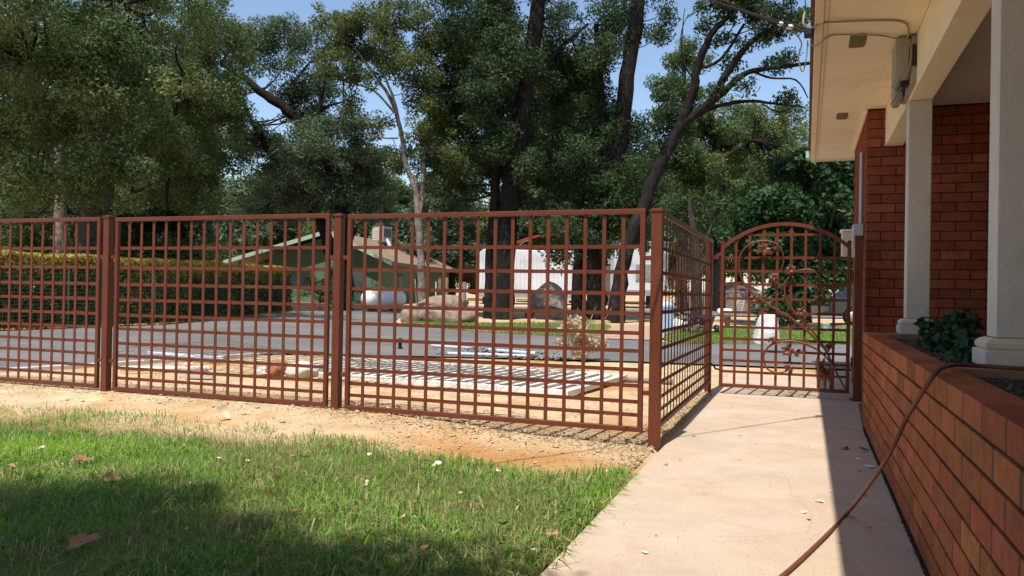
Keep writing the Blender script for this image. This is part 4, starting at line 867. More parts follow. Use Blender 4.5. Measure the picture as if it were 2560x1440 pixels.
# ------------------------------------------------------------------ hedge with wire fence
def hedge():
    A = np.array([-16.5, 12.6]); Bq = np.array([-12.75, 19.6]); Cq = np.array([-10.85, 24.6]); Dq = np.array([-9.9, 36.2])
    t = empty('hedge', (-11.5, 23, 0), 0, 'long clipped hedge with yellow sunlit top and brown-green sides', 'hedge')
    off = np.array([11.5, -23, 0])
    rg = np.random.default_rng(44)
    pts = []; tn = []
    path = np.array([A, Bq, Cq, Dq]); seg = np.diff(path, axis=0); ln = np.linalg.norm(seg, axis=1); cum = np.concatenate([[0], np.cumsum(ln)])
    N = 130000
    l = rg.random(N)*cum[-1]
    i = np.clip(np.searchsorted(cum, l)-1, 0, 2); f = (l-cum[i])/ln[i]
    base = path[i]+seg[i]*f[:, None]; d = seg[i]/ln[i][:, None]; nr = np.stack([-d[:, 1], d[:, 0]], 1)   # away from the road
    top = 1.88+0.16*vnoise(l*1.1, l*0, 3)+0.09*vnoise(l*4, l*0, 8)
    w = rg.random(N); dep = np.where(w < 0.5, rg.random(N)**1.3*0.40, rg.random(N)*1.1)
    z = np.where(w < 0.5, 0.06+rg.random(N)*1.95, top-rg.random(N)**1.5*0.32)
    z = np.minimum(z, top+rg.random(N)**4*0.26)
    thin = vnoise(l*2.3, z*2.6, 5)
    keep = (thin > -1)
    P = np.stack([base[:, 0]+nr[:, 0]*dep, base[:, 1]+nr[:, 1]*dep, z+gz(base[:, 1])], 1)
    hi = sstep(1.05, 1.98, z)**1.6  # yellower with height: the sunlit look is put into the leaf tint
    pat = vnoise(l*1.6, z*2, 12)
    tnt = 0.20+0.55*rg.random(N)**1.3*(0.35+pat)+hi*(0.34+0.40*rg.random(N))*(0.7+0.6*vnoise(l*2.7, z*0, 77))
    tnt = np.where(rg.random(N) < 0.10, rg.uniform(0.45, 0.85, N), tnt)  # random leaves lightened as painted sun highlights
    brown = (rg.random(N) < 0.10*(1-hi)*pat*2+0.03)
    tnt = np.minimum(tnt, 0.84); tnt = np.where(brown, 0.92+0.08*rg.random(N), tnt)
    P = P[keep]; tnt = np.clip(tnt[keep], 0, 1); n = len(P); nrk = nr[keep]
    out = np.concatenate([-nrk, np.zeros((n, 1))], 1)
    nrm = rg.normal(size=(n, 3))*0.7+out*0.5+np.array([0, 0, 0.6]); nrm /= np.linalg.norm(nrm, axis=1)[:, None]
    ax = np.cross(nrm, rg.normal(size=(n, 3))); ax /= np.linalg.norm(ax, axis=1)[:, None]; bx_ = np.cross(nrm, ax)
    L = rg.uniform(0.06, 0.15, n)[:, None]; W = L*0.5
    V = np.stack([P-ax*L*.5, P+bx_*W*.5, P+ax*L*.5, P-bx_*W*.5], 1).reshape(-1, 3)+off
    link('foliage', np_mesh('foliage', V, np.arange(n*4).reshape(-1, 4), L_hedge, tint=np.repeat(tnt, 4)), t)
    st = MB()
    for k in range(150):
        lk = rg.random()*cum[-1]; j = int(np.clip(np.searchsorted(cum, lk)-1, 0, 2)); fk = (lk-cum[j])/ln[j]
        b0 = path[j]+seg[j]*fk+np.array([-seg[j][1], seg[j][0]])/ln[j]*rg.uniform(0.3, 0.7)
        q = np.array([b0[0], b0[1], gz(b0[1])])+off
        st.tube([q, q+np.array([rg.normal()*0.1, rg.normal()*0.1, 0.8]), q+np.array([rg.normal()*0.25, rg.normal()*0.25, 1.7])], [0.018, 0.012, 0.006], 4, cap=False)
    st.build('stems', M_barkd, t)
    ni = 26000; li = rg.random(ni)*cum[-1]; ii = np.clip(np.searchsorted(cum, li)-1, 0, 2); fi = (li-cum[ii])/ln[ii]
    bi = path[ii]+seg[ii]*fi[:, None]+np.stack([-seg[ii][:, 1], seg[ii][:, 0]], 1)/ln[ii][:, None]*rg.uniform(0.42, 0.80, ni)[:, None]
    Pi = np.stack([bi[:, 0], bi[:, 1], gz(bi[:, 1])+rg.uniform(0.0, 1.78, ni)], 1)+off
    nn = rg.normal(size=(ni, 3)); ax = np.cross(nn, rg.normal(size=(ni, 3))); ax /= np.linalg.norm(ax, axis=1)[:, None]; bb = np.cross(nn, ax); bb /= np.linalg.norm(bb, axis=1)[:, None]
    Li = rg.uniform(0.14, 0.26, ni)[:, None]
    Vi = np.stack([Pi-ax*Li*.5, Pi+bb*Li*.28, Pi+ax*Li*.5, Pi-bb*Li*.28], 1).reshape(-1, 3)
    link('inner_foliage', np_mesh('inner_foliage', Vi, np.arange(ni*4).reshape(-1, 4), L_hedge, tint=np.repeat(rg.uniform(0.0, 0.3, ni), 4)), t)  # darker tint paints in the shade inside the hedge
    # wire fence in front
    wf = empty('wire_fence', (-11.5, 23, 0), 0, 'thin green wire mesh fence along the road side of the hedge', 'wire fence')
    wires = MB()
    for j in range(3):
        nrj = np.array([seg[j][1], -seg[j][0]])/ln[j]*0.10
        a = path[j]+nrj; b2 = path[j+1]+nrj
        za, zb = gz(a[1]), gz(b2[1])
        for zz in np.arange(0.08, 1.5, 0.10):
            wires.tube([np.array([a[0], a[1], za+zz])+off, np.array([b2[0], b2[1], zb+zz])+off], 0.0030, 3, cap=False)
        for f2 in np.arange(0, 1, 0.075/ln[j]):
            q = a+(b2-a)*f2; zq = gz(q[1])
            wires.tube([np.array([q[0], q[1], zq+0.05])+off, np.array([q[0], q[1], zq+1.5])+off], 0.0022, 3, cap=False)
    o = wires.build('wire_mesh', M_wire2, wf)
    for lk in np.arange(1.0, cum[-1], 3.0):
        j = int(np.clip(np.searchsorted(cum, lk)-1, 0, 2)); fk = (lk-cum[j])/ln[j]
        q = path[j]+seg[j]*fk+np.array([seg[j][1], -seg[j][0]])/ln[j]*0.13
        MB().box(-0.02, 0.02, -0.02, 0.02, -0.1, 1.62).build('stake', M_stake, wf, loc=Vector((q[0], q[1], float(gz(q[1]))))+Vector(off))
    # fallen leaves along the hedge foot
    n2 = 2600; l2 = rg.random(n2)*cum[-1]; i2 = np.clip(np.searchsorted(cum, l2)-1, 0, 2); f2 = (l2-cum[i2])/ln[i2]
    b2 = path[i2]+seg[i2]*f2[:, None]; d2 = seg[i2]/ln[i2][:, None]
    q2 = b2+np.stack([d2[:, 1], -d2[:, 0]], 1)*rg.uniform(-0.3, 0.45, n2)[:, None]
    P2 = np.stack([q2[:, 0], q2[:, 1], gz(q2[:, 1])+0.06+0.02*rg.random(n2)], 1)
    nn = rg.normal(size=(n2, 3))*0.4+np.array([0, 0, 1]); ax = np.cross(nn, rg.normal(size=(n2, 3))); ax /= np.linalg.norm(ax, axis=1)[:, None]; bb = np.cross(nn, ax); bb /= np.linalg.norm(bb, axis=1)[:, None]
    L2 = rg.uniform(0.05, 0.11, n2)[:, None]
    V2 = np.stack([P2-ax*L2*.5, P2+bb*L2*.3, P2+ax*L2*.5, P2-bb*L2*.3], 1).reshape(-1, 3)
    o = link('leaf_litter', np_mesh('leaf_litter', V2, np.arange(n2*4).reshape(-1, 4), L_orange, tint=np.repeat(rg.random(n2), 4))); tag(o, 'dry orange leaf litter along the foot of the hedge', 'leaf litter', kind='stuff')
M_wire2 = mat('green_wire', (0.10, 0.13, 0.09), 0.6, 0.1)
M_stake = mat('green_stake', (0.05, 0.09, 0.05), 0.6, 0.1)
hedge()
# shrub at the far end of the hedge
tree('hedge_shrub', 'loose green shrub at the far end of the hedge by the wooden post', None,
     [[(800, 782, 37, .06), (800, 740, 37, .05), (805, 700, 37, .03)]], [(780, 710, 37, 28, .7, 45), (815, 735, 37, 26, .7, 45), (840, 700, 37.5, 22, .7, 50), (860, 740, 38, 16, .6, 40)], L_oaky, M_bark, dens=650, leaf=0.10, seed=51, cat='bush', crown_name='foliage', clump=(0.2, 0.4))

# ------------------------------------------------------------------ green house
def green_house():
    A = np.array([-7.3, 48.7]); ab = np.array([0.176, 0.984]); ab /= np.linalg.norm(ab); ac = np.array([-ab[1], ab[0]])
    z0 = float(gz(48.7)); rz = math.atan2(ab[1], ab[0])-math.pi/2
    t = empty('green_house', (A[0], A[1], z0), rz, 'low green stucco house with tan shingle roof beyond the drive', 'house')
    # local: x to the right (towards -ac), y along the ridge; eave corner at origin, house spans x from -11.2 to 0
    Lr = 18.8; W = 11.2; RX = -4.35; zr = 4.72-z0; ze = 2.80-z0; zl = 2.77-z0
    ov = 0.65
    w = MB(); w.prism([(-0.9, -0.2), (-0.9, ze+0.28), (RX, zr-0.16), (-8.2, 2.95-z0+0.35), (-8.2, -0.2)], 'y', ov, Lr-ov); w.build('wall', M_green, t)
    w = MB(); w.box(-10.6, -10.4, ov+0.1, ov+0.3, -0.2, zl+0.1); w.build('porch_post', M_green, t)
    w = MB(); w.box(-10.9, -8.2, 3.6, Lr-ov, -0.2, zl+0.2); w.build('porch_wall', M_green, t)
    th = 0.12
    # the two roof slopes
    for nm, x0, za, x1, zb in (('roof', 0.0, ze, RX, zr), ('roof', -W, zl, RX, zr)):
        q = MB(); q.add([(x0, 0, za), (x1, 0, zb), (x1, Lr, zb), (x0, Lr, za), (x0, 0, za+th), (x1, 0, zb+th), (x1, Lr, zb+th), (x0, Lr, za+th)],
                        [(0, 3, 2, 1), (4, 5, 6, 7), (0, 1, 5, 4), (1, 2, 6, 5), (2, 3, 7, 6), (3, 0, 4, 7)])
        rf0 = q.build(nm, M_shing, t)
        # rows of shingles as thin proud courses
        n = 22 if x0 == 0 else 0
        if n:
            sg = MB()
            for i in range(n):
                f0 = i/n; f1 = (i+1)/n-0.004
                xa, xb = x0+(x1-x0)*f0, x0+(x1-x0)*f1; a_, b_ = za+(zb-za)*f0+th+0.022, za+(zb-za)*f1+th+0.006
                y = 0.0; k = 0
                while y < Lr-0.01:
                    y2 = min(Lr, y+0.9+(0.35 if k % 2 else 0)*(i % 2))
                    sg.add([(xa, y+0.008, a_), (xb, y+0.008, b_), (xb, y2-0.008, b_), (xa, y2-0.008, a_), (xa, y+0.008, a_-0.03), (xa, y2-0.008, a_-0.03)], [(0, 1, 2, 3), (4, 0, 3, 5)])
                    y = y2; k += 1
            o = sg.build('shingles', M_shing, t); tag(o, kind='stuff')
        fb = MB(); fb.add([(x0, -0.03, za-0.12), (x1, -0.03, zb-0.12), (x1, -0.03, zb+th+0.01), (x0, -0.03, za+th+0.01), (x0, 0.01, za-0.12), (x1, 0.01, zb-0.12), (x1, 0.01, zb+th+0.01), (x0, 0.01, za+th+0.01)],
                          [(0, 1, 2, 3), (7, 6, 5, 4), (0, 4, 5, 1), (3, 2, 6, 7)]); fb.build('rake_board', M_greent, t)
    MB().box(-0.02, 0.03, 0, Lr, ze-0.10, ze+th+0.01).build('fascia', M_barn, t)
    # gable side window and long-side door and windows
    f = MB().box(-3.3, -1.95, ov-0.05, ov+0.02, 0.85, 2.1).build('window', M_greent, t); MB().box(-3.22, -2.03, ov-0.06, ov-0.04, 0.93, 2.02).build('pane', M_glass, f)
    f = MB().box(-7.2, -5.4, ov-0.05, ov+0.02, 1.05, 2.1).build('window', M_dark, t); MB().box(-7.1, -5.5, ov-0.06, ov-0.04, 1.13, 2.02).build('pane', M_glass, f)
    for y in (3.2, 8.0):
        f = MB().box(-0.92, -0.86, y, y+1.5, 0.8, 1.95).build('window', M_dark, t); MB().box(-0.87, -0.85, y+0.08, y+1.42, 0.88, 1.87).build('pane', M_glass, f)
    f = MB().box(-0.92, -0.86, 13.4, 14.5, 0.0, 2.05).build('door', M_wood, t); MB().box(-0.87, -0.85, 13.5, 14.4, 0.9, 1.9).build('pane', M_glass, f)
    for y, h in ((13.0, .62), (16.0, .45)):
        xx = -2.2; zz = ze+(zr-ze)*(2.2/4.35)+th
        MB().lathe([(0.07, zz-0.2), (0.07, zz+h*.7), (0.11, zz+h*.7), (0.11, zz+h)], (xx, y, 0), 8).build('vent_pipe', M_ac, t)
    # roof cooler (rests on the roof)
    ya = 8.2; xa = RX+0.75; za = zr-0.35
    cz = empty('roof_cooler', t.matrix_basis @ Vector((xa, ya, za+th)), rz-0.35, 'grey box evaporative cooler on the ridge of the tan roof', 'roof cooler')
    MB().box(-0.52, 0.52, -0.5, 0.5, 0.12, 1.22).build('cabinet', M_ac, cz, bevel=0.02)
    for zz in np.arange(0.28, 1.1, 0.12): MB().box(-0.42, 0.42, -0.52, -0.495, zz, zz+0.07).build('louvre', M_tanbox, cz)
    MB().box(0.515, 0.53, -0.4, 0.4, 0.5, 1.1).build('side_pad', M_acd, cz)
    for x in (-0.4, 0.4): MB().box(x-0.04, x+0.04, -0.4, 0.4, -0.45, 0.12).build('leg', M_acd, cz)
    MB().tube([(0.45, 0.0, 0.3), (0.75, -0.1, 0.0), (1.0, -0.2, -0.45)], 0.16, 8).build('duct', M_ac, cz)
green_house()

# ------------------------------------------------------------------ propane tank
tp = at(960, 772, 38.0); tz = float(gz(38)); tk = empty('propane_tank', (tp[0], 38.0, tz), math.radians(-24), 'white horizontal propane tank with green valve dome by the drive', 'propane tank')
prof = [(0.0, -1.55), (0.20, -1.53), (0.33, -1.45), (0.42, -1.30), (0.45, -1.12), (0.45, 1.12), (0.42, 1.30), (0.33, 1.45), (0.20, 1.53), (0.0, 1.55)]
MB().lathe(prof, (0, 0, 0.62), 24, 'y').build('shell', M_tank, tk)
MB().lathe([(0.24, 1.02), (0.235, 1.12), (0.17, 1.18), (0.0, 1.20)], (0, -0.25, 0), 16).build('valve_dome', M_tankd, tk)
MB().lathe([(0.03, 1.0), (0.03, 1.13), (0.05, 1.13), (0.05, 1.16)], (0, 0.55, 0), 8).build('filler_neck', M_galv, tk)
for y in (-1.2, 1.2): MB().box(-0.015, 0.015, y-0.07, y+0.07, 0.98, 1.13).build('lifting_lug', M_tank, tk)
for y in (-0.9, 0.9):
    MB().prism([(-0.28, 0.0), (0.28, 0.0), (0.24, 0.28), (-0.24, 0.28)], 'y', y-0.06, y+0.06).build('foot', M_soil_red, tk)

# ------------------------------------------------------------------ boulders and standing stone
def boulder(name, label, loc, r3, m, seed, cat='boulder', facets=3, rz=0.0, squash=None):
    bm = bmesh.new(); bmesh.ops.create_icosphere(bm, subdivisions=4, radius=1.0)
    rg = np.random.default_rng(seed)
    planes = rg.normal(size=(14, 3)); planes /= np.linalg.norm(planes, axis=1)[:, None]; dd = rg.uniform(0.72, 0.95, 14)
    for v in bm.verts:
        p = np.array(v.co)
        for n_, d in zip(planes, dd):
            t = p@n_
            if t > d: p = p-n_*(t-d)*0.85
        k = 1+0.10*(fbm(np.array([p[0]*2+seed]), np.array([p[1]*2+p[2]*1.7]), seed)[0]-0.45)+0.05*(fbm(np.array([p[0]*7]), np.array([p[1]*7+p[2]*6]), seed+3)[0]-0.45)
        p = p*k
        if squash: p = squash(p)
        v.co = p*np.array(r3)
    me = bpy.data.meshes.new(name); bm.to_mesh(me); bm.free(); me.polygons.foreach_set('use_smooth', np.ones(len(me.polygons), bool)); me.materials.append(m)
    o = link(name, me, None, loc, (0, 0, rz)); tag(o, label, cat); return o
q = at(1098, 800, 28.2)
bb = empty('split_boulder', (q[0], 28.2, 0.05), 0, 'wide tan granite boulder split by a crack, at the edge of the drive', 'boulder')
def flat_top(p): return np.array([p[0], p[1], min(p[2], 0.72+0.10*p[0])])
o = boulder('x', None, (0.12, 0.30, 0.66), (0.98, 0.80, 0.40), M_rock, 3); o.name = 'upper_block'; o.parent = bb
for k in ('label', 'category'):
    if k in o: del o[k]
o = boulder('x', None, (0.15, -0.10, 0.26), (1.22, 0.85, 0.44), M_rock, 8); o.name = 'lower_block'; o.parent = bb
for k in ('label', 'category'):
    if k in o: del o[k]
o = boulder('x', None, (-0.95, -0.30, 0.16), (0.42, 0.55, 0.44), M_rock, 5); o.name = 'corner_block'; o.parent = bb
for k in ('label', 'category'):
    if k in o: del o[k]
q = at(1368, 790, 34.5); boulder('lichen_boulder', 'grey lichen-covered boulder between the dark oak trunks', (q[0], 34.5, 0.70), (0.80, 0.7, 1.0), M_rockl, 21)
q = at(1385, 800, 34.0); boulder('tan_boulder', 'tan low rock at the foot of the lichen-covered boulder', (q[0]-0.1, 33.6, 0.25), (0.85, 0.6, 0.45), M_rock, 25)
q = at(1405, 806, 33); boulder('flat_rock', 'flat brown rock at the base of the thinner dark trunk', (q[0]+0.4, 33.2, 0.2), (0.7, 0.5, 0.25), M_rock, 27)
def taper(p):
    q = np.sign(p)*np.abs(p)**0.55*0.9
    k = 1.0-0.24*(q[2]+1)
    return np.array([q[0]*k+0.05*q[2], q[1]*k, q[2]+0.06*q[0]])
q = gnd(1918, 862); boulder('standing_stone', 'pale upright standing stone on the grass beyond the gate', (q[0], q[1], 0.36), (0.43, 0.36, 0.53), M_rockw, 33, cat='standing stone', squash=taper)
q = at(1694, 800, 25); boulder('pale_rock', 'pale rounded rock seen through the side fence panel', (q[0], 25.2, 0.2), (0.38, 0.3, 0.30), M_rockw, 35)

# ------------------------------------------------------------------ trailers, carport, shed, post
def trailer(name, label, u0, u1, vt, vb, y, rz, depth, grey_h=0.4):
    q0 = at(u0, vb, y); q1 = at(u1, vb, y); top = at(u0, vt, y)
    z0 = float(gz(y)); W = q1[0]-q0[0]; zb = max(q0[2]-z0, 0.35); zt = top[2]-z0
    t = empty(name, (q0[0], y, z0), rz, label, 'trailer'); return t, W, zb, zt
t, W, zb, zt = trailer('travel_trailer', 'long white travel trailer with ribbed sides parked behind the dark oaks', 1198, 1462, 622, 742, 54, math.radians(6), 2.5)
MB().prism([(0, zb), (W, zb), (W, zt-0.25), (W-0.25, zt), (0.25, zt), (0, zt-0.25)], 'y', 0, 2.5).build('body', M_rv, t, bevel=0.04)
MB().box(-0.02, W+0.02, -0.03, 0.0, zb, zb+0.55).build('skirt', M_rvg, t)
for k in range(24): MB().box(0.15+k*(W-0.3)/24, 0.15+k*(W-0.3)/24+0.05, -0.03, 0.0, zb+0.56, zt-0.35).build('side_rib', M_rv, t)
for x in (W*.55, W*.69):
    wl = MB().lathe([(0.22, -0.1), (0.34, -0.09), (0.34, 0.1), (0.22, 0.11)], (x, -0.02, 0.34), 16, 'y').build('wheel', M_tyre, t); MB().lathe([(0.0, -0.125), (0.18, -0.115), (0.19, -0.1)], (x, -0.02, 0.34), 12, 'y').build('rim', M_galv, wl)
for x in (0.35, 0.95): MB().box(x-0.1, x+0.1, 0.3, 0.5, 0, zb).build('jack_stand', M_dark, t)
t, W, zb, zt = trailer('office_trailer', 'white modular office trailer with one window, right of the dark trunks', 1534, 1668, 604, 738, 50, math.radians(-3), 3)
MB().box(0, W, 0, 3.2, zb, zt-0.22).build('body', M_rv, t, bevel=0.02)
MB().box(-0.08, W+0.08, -0.08, 3.3, zt-0.219, zt-0.02).build('roof_band', M_rvg, t); MB().box(-0.10, W+0.1, -0.1, 3.32, zt-0.019, zt+0.03).build('roof', M_white, t)
MB().box(0.0, W, -0.02, 0.0, zb, zb+0.35).build('skirt', M_rvg, t)
for k in range(11): MB().box(0.2+k*0.3, 0.22+k*0.3, -0.015, 0.0, zb+0.36, zt-0.3).build('side_rib', M_rv, t)
f = MB().box(W*.40, W*.72, -0.06, 0.0, zb+0.95, zb+1.95).build('window', M_rvg, t); MB().box(W*.43, W*.55, -0.075, -0.059, zb+1.02, zb+1.88).build('pane', M_glassl, f); MB().box(W*.565, W*.69, -0.075, -0.059, zb+1.02, zb+1.88).build('pane', M_glassl, f)
lp = MB().box(W*.80, W*.86, -0.18, 0.0, zt-1.0, zt-0.55).build('wall_lamp', M_rvg, t)
for x in (0.6, 2.2): MB().box(x-0.15, x+0.15, 0.2, 0.5, 0, zb).build('pier', M_dark, t)
# carport
q = at(1284, 612, 60); cpz = float(gz(60)); cp = empty('carport', (q[0], 60, cpz), math.radians(12), 'pale metal carport with a red roof edge rising behind the travel trailer', 'carport')
zt = at(1284, 612, 60)[2]-cpz; n = 12
arc = [(0+4.6*i/n, zt+1.15*math.sin(math.pi*0.5*(0.12+0.88*i/n))) for i in range(n+1)]
poly = arc+[(x, z-0.10) for x, z in arc[::-1]]
MB().prism(poly, 'y', 0, 6).build('roof', M_rv, cp)
MB().prism([(x, z+0.02) for x, z in arc]+[(x, z-0.14) for x, z in arc[::-1]], 'y', -0.06, -0.005).build('roof_edge', M_red, cp)
for y in (0.3, 3.0, 5.6):
    MB().tube([(0.3, y, 0), (0.3, y, zt-0.4), (0.7, y, zt+0.2), (1.5, y, zt+0.55)], 0.05, 6).build('frame_hoop', M_rv, cp)
    MB().tube([(4.4, y, 0), (4.4, y, zt+1.0)], 0.05, 6).build('post', M_rv, cp)
q = at(1500, 640, 56); sdz = float(gz(56)); shd = empty('grey_shed', (q[0], 56, sdz), 0, 'weathered board shed between the two white trailers', 'shed')
MB().box(0, 1.05, 0, 2.0, 0, 2.9).build('wall', M_barn, shd)
for k in range(11): MB().box(-0.015, 1.065, -0.03, 0.0, 0.1+k*0.25, 0.1+k*0.25+0.235).build('board', M_barn, shd)
MB().prism([(-0.15, 2.9), (1.2, 2.9), (0.52, 3.3)], 'y', -0.1, 2.1).build('roof', M_rvg, shd)
q = at(1476, 770, 38); rp_ = empty('red_topped_pole', (q[0], 38, float(gz(38))), 0, 'thin grey pole with a red wrapped banner on its upper half', 'pole')
MB().lathe([(0.035, -0.1), (0.035, 3.6)], (0, 0, 0), 8).build('pole', M_galv, rp_)
MB().tube([(0, 0, 1.45), (0.03, 0, 2.0), (-0.02, 0.02, 2.6), (0.02, 0, 3.0), (0, 0, 3.35)], [0.05, 0.09, 0.075, 0.10, 0.05], 8, jit=0.12, rs=rs).build('banner', M_red, rp_)
q = gnd(1322, 797); rb = empty('red_bucket', at(1322, 797, 33.5), 0, 'dull red tub at the foot of the lichen-covered boulder', 'tub')
MB().lathe([(0.15, 0.0), (0.19, 0.33), (0.20, 0.34), (0.18, 0.34), (0.15, 0.06)], (0, 0, 0), 14).build('tub', M_red, rb)
MB().tube([(0.19*math.cos(a), 0.19*math.sin(a), 0.30+0.0*a) for a in np.linspace(0, 6.28, 20)], 0.012, 5).build('rim_band', M_red, rb)

# wooden posts and T-posts of the far wire fence in front of the green house
fposts = [(860, 662, 800, 40, 'wood', 'tall grey wooden fence post beside the second red post'), (998, 690, 775, 41, 'wood', 'grey wooden fence post just right of the propane tank'), (1116, 694, 758, 44, 'wood', 'short brown wooden post near the corner of the house'), (1161, 705, 770, 43, 'wood', 'dark wooden post in front of the white trailer end'),
          (1043, 700, 740, 42, 'white', 'leaning white stake behind the tan boulder'), (1090, 706, 742, 42, 'white', 'upright white stake against the green house wall'), (1168, 710, 740, 46, 'white', 'white stake by the corner of the travel trailer')]
for u, v0, v1, y, kd, lb in fposts:
    a = at(u, v0, y); z0 = float(gz(y)); h = a[2]-z0
    o = empty('wood_post' if kd == 'wood' else 'white_stake', (a[0], y, z0), 0, lb, 'post', 'posts of the far field fence')
    if kd == 'wood':
        MB().tube([(0, 0, -0.1), (0.01, 0, h*.5), (0, 0, h-0.02), (0, 0, h)], [0.11, 0.105, 0.10, 0.085], 9, jit=0.06, rs=rs).build('shaft', M_wood, o)
        MB().tube([(0.107*math.cos(a_), 0.107*math.sin(a_), h*.7) for a_ in np.linspace(0, 6.28, 13)], 0.006, 4).build('wire_tie', M_galv, o)
    else:
        lean = -0.12 if 'leaning' in lb else 0.0
        MB().tube([(0, 0, -0.1), (lean*.5, 0, h*.5), (lean, 0, h)], 0.03, 6).build('shaft', M_white, o)
        MB().box(lean-0.032, lean+0.032, -0.035, 0.035, h, h+0.03).build('tip', M_white, o)

# ------------------------------------------------------------------ things seen through the side panel and the gate
q = at(1664, 810, 24); o = empty('blue_bin', (q[0], 24, 0), 0.2, 'pale blue plastic bin with a bag on top, behind the side fence panel', 'bin')
MB().prism([(-0.16, 0), (0.16, 0), (0.20, 0.72), (-0.20, 0.72)], 'y', -0.18, 0.18).build('body', M_blue, o, bevel=0.02)
MB().ball((0.03, 0, 0.86), (0.24, 0.2, 0.16)).build('bag', M_blue, o)
MB().box(-0.21, 0.21, -0.2, 0.2, 0.70, 0.735).build('rim', M_blue, o)
q = at(1735, 800, 24.5); o = empty('wheel_cart', (q[0], 24.5, 0), 0.1, 'black spoked-wheel cart with purple bin behind the side fence panel', 'cart')
for y in (-0.25, 0.25):
    wl = MB().tube([(0.27*math.cos(a), y, 0.28+0.27*math.sin(a)) for a in np.linspace(0, 2*math.pi, 25)], 0.03, 6).build('wheel', M_tyre, o)
    sp = MB()
    for a in np.linspace(0, 2*math.pi, 10, endpoint=False): sp.tube([(0, y, 0.28), (0.25*math.cos(a), y, 0.28+0.25*math.sin(a))], 0.008, 4)
    sp.build('spokes', M_galv, wl)
MB().prism([(-0.1, 0.28), (0.5, 0.25), (0.62, 0.6), (-0.15, 0.55)], 'y', -0.2, 0.2).build('tray', M_purple, o, bevel=0.02)
MB().tube([(-0.1, 0.0, 0.45), (-0.7, 0.0, 0.75)], 0.02, 6).build('handle', M_galv, o)
q = at(1791, 803, 24); o = empty('black_roller', (q[0], 24, 0), 0, 'black round roller with a white axle left of the gate', 'roller')
MB().lathe([(0.05, -0.06), (0.16, -0.05), (0.17, 0), (0.16, 0.05), (0.05, 0.06)], (0, 0, 0.17), 18, 'x').build('drum', M_black, o); MB().lathe([(0.018, -0.30), (0.018, 0.1)], (0, 0, 0.17), 8, 'x').build('axle', M_white, o)
# dry ornamental grass
def tuft(name, label, loc, n, h, m, seed, cat):
    rg = np.random.default_rng(seed); V = []; T = []; tt_ = []
    for k in range(n):
        a = rg.random()*6.283; r0 = rg.random()*0.06; out = rg.uniform(0.25, 0.9)*h*0.6; hh = h*rg.uniform(0.6, 1.05)
        b0 = np.array([math.cos(a)*r0, math.sin(a)*r0, 0]); d = np.array([math.cos(a), math.sin(a), 0]); sd_ = np.array([-d[1], d[0], 0])*0.006
        m1 = b0+d*out*.35+np.array([0, 0, hh*.75]); e = b0+d*out+np.array([0, 0, hh*rg.uniform(.6, 1.0)])
        i = len(V); V += [b0-sd_, b0+sd_, m1+sd_, m1-sd_, e]; T += [(i, i+1, i+2), (i, i+2, i+3), (i+3, i+2, i+4)]; tt_ += [rg.random()]*5
    o = link(name, np_mesh(name, np.array(V), np.array(T), m, tint=np.array(tt_)), None, loc); tag(o, label, cat); return o
q = gnd(1818, 822); tuft('dry_grass_tuft', 'tuft of straw-coloured dry grass beside the black roller', (q[0], q[1], 0.0), 420, 0.62, L_dry, 61, 'dry grass')
# low timbers on the far side of the lawn
for (u0, v0, u1, v1, lb) in ((1815, 812, 1905, 812, 'weathered low timber edging the grass behind the dry tuft'), (2040, 826, 2140, 830, 'weathered low timber edging the grass under the parked car')):
    a = gnd(u0, v0); b2 = gnd(u1, v1); d = b2-a; L = np.linalg.norm(d); o = empty('timber', a, math.atan2(d[1], d[0]), lb, 'timber', 'low timbers edging the far grass')
    MB().box(0, L, -0.1, 0.1, -0.02, 0.17).build('beam', M_wood, o, bevel=0.015)
    MB().box(L*.2, L*.2+0.02, -0.11, -0.1, 0.03, 0.12).build('stake_end', M_galv, o); MB().box(L*.8, L*.8+0.02, -0.11, -0.1, 0.03, 0.12).build('stake_end', M_galv, o)
# far white shed with round sign
q = at(1852, 752, 50); z0 = float(gz(50)); o = empty('white_shed', (q[0], 50, z0), 0.1, 'small white building with a round red and white sign, seen through the gate', 'shed')
MB().prism([(-1.1, 0), (1.1, 0), (1.1, 1.25), (0, 1.75), (-1.1, 1.25)], 'y', 0, 3).build('wall', M_house2, o)
MB().add([(-1.3, -0.2, 1.18), (0, -0.2, 1.80), (0, 3.2, 1.80), (-1.3, 3.2, 1.18), (1.3, -0.2, 1.18), (1.3, 3.2, 1.18), (-1.3, -0.2, 1.10), (0, -0.2, 1.72), (1.3, -0.2, 1.10)], [(0, 1, 2, 3), (1, 4, 5, 2), (0, 6, 7, 1), (1, 7, 8, 4)]).build('roof', M_wood, o)
sg = MB().lathe([(0.36, -0.03), (0.36, 0.0)], (0.1, -0.01, 1.02), 24, 'y').build('round_sign', M_red, o); MB().lathe([(0.15, -0.045), (0.15, -0.03)], (0.1, -0.01, 1.02), 20, 'y').build('sign_centre', M_white, sg); MB().box(-0.22, 0.42, -0.05, -0.046, 0.99, 1.05).build('sign_bar', M_black, sg)
# far board fence
a = at(1778, 770, 46); o = empty('board_fence', (a[0], 46, float(gz(46))), 0.05, 'grey board fence far beyond the gate', 'board fence')
bd = MB().box(0.0, 0.14, -0.02, 0.02, 0, 1.15).mesh('board', M_wood)
for k in range(40): link('board', bd, o, (-1.5+k*0.152, rs.uniform(-0.01, 0.01), rs.uniform(-0.04, 0.03)))
MB().tube([(-1.6, -0.03, 1.2), (4.8, -0.03, 1.2)], 0.025, 6).build('top_rail', M_galv, o)
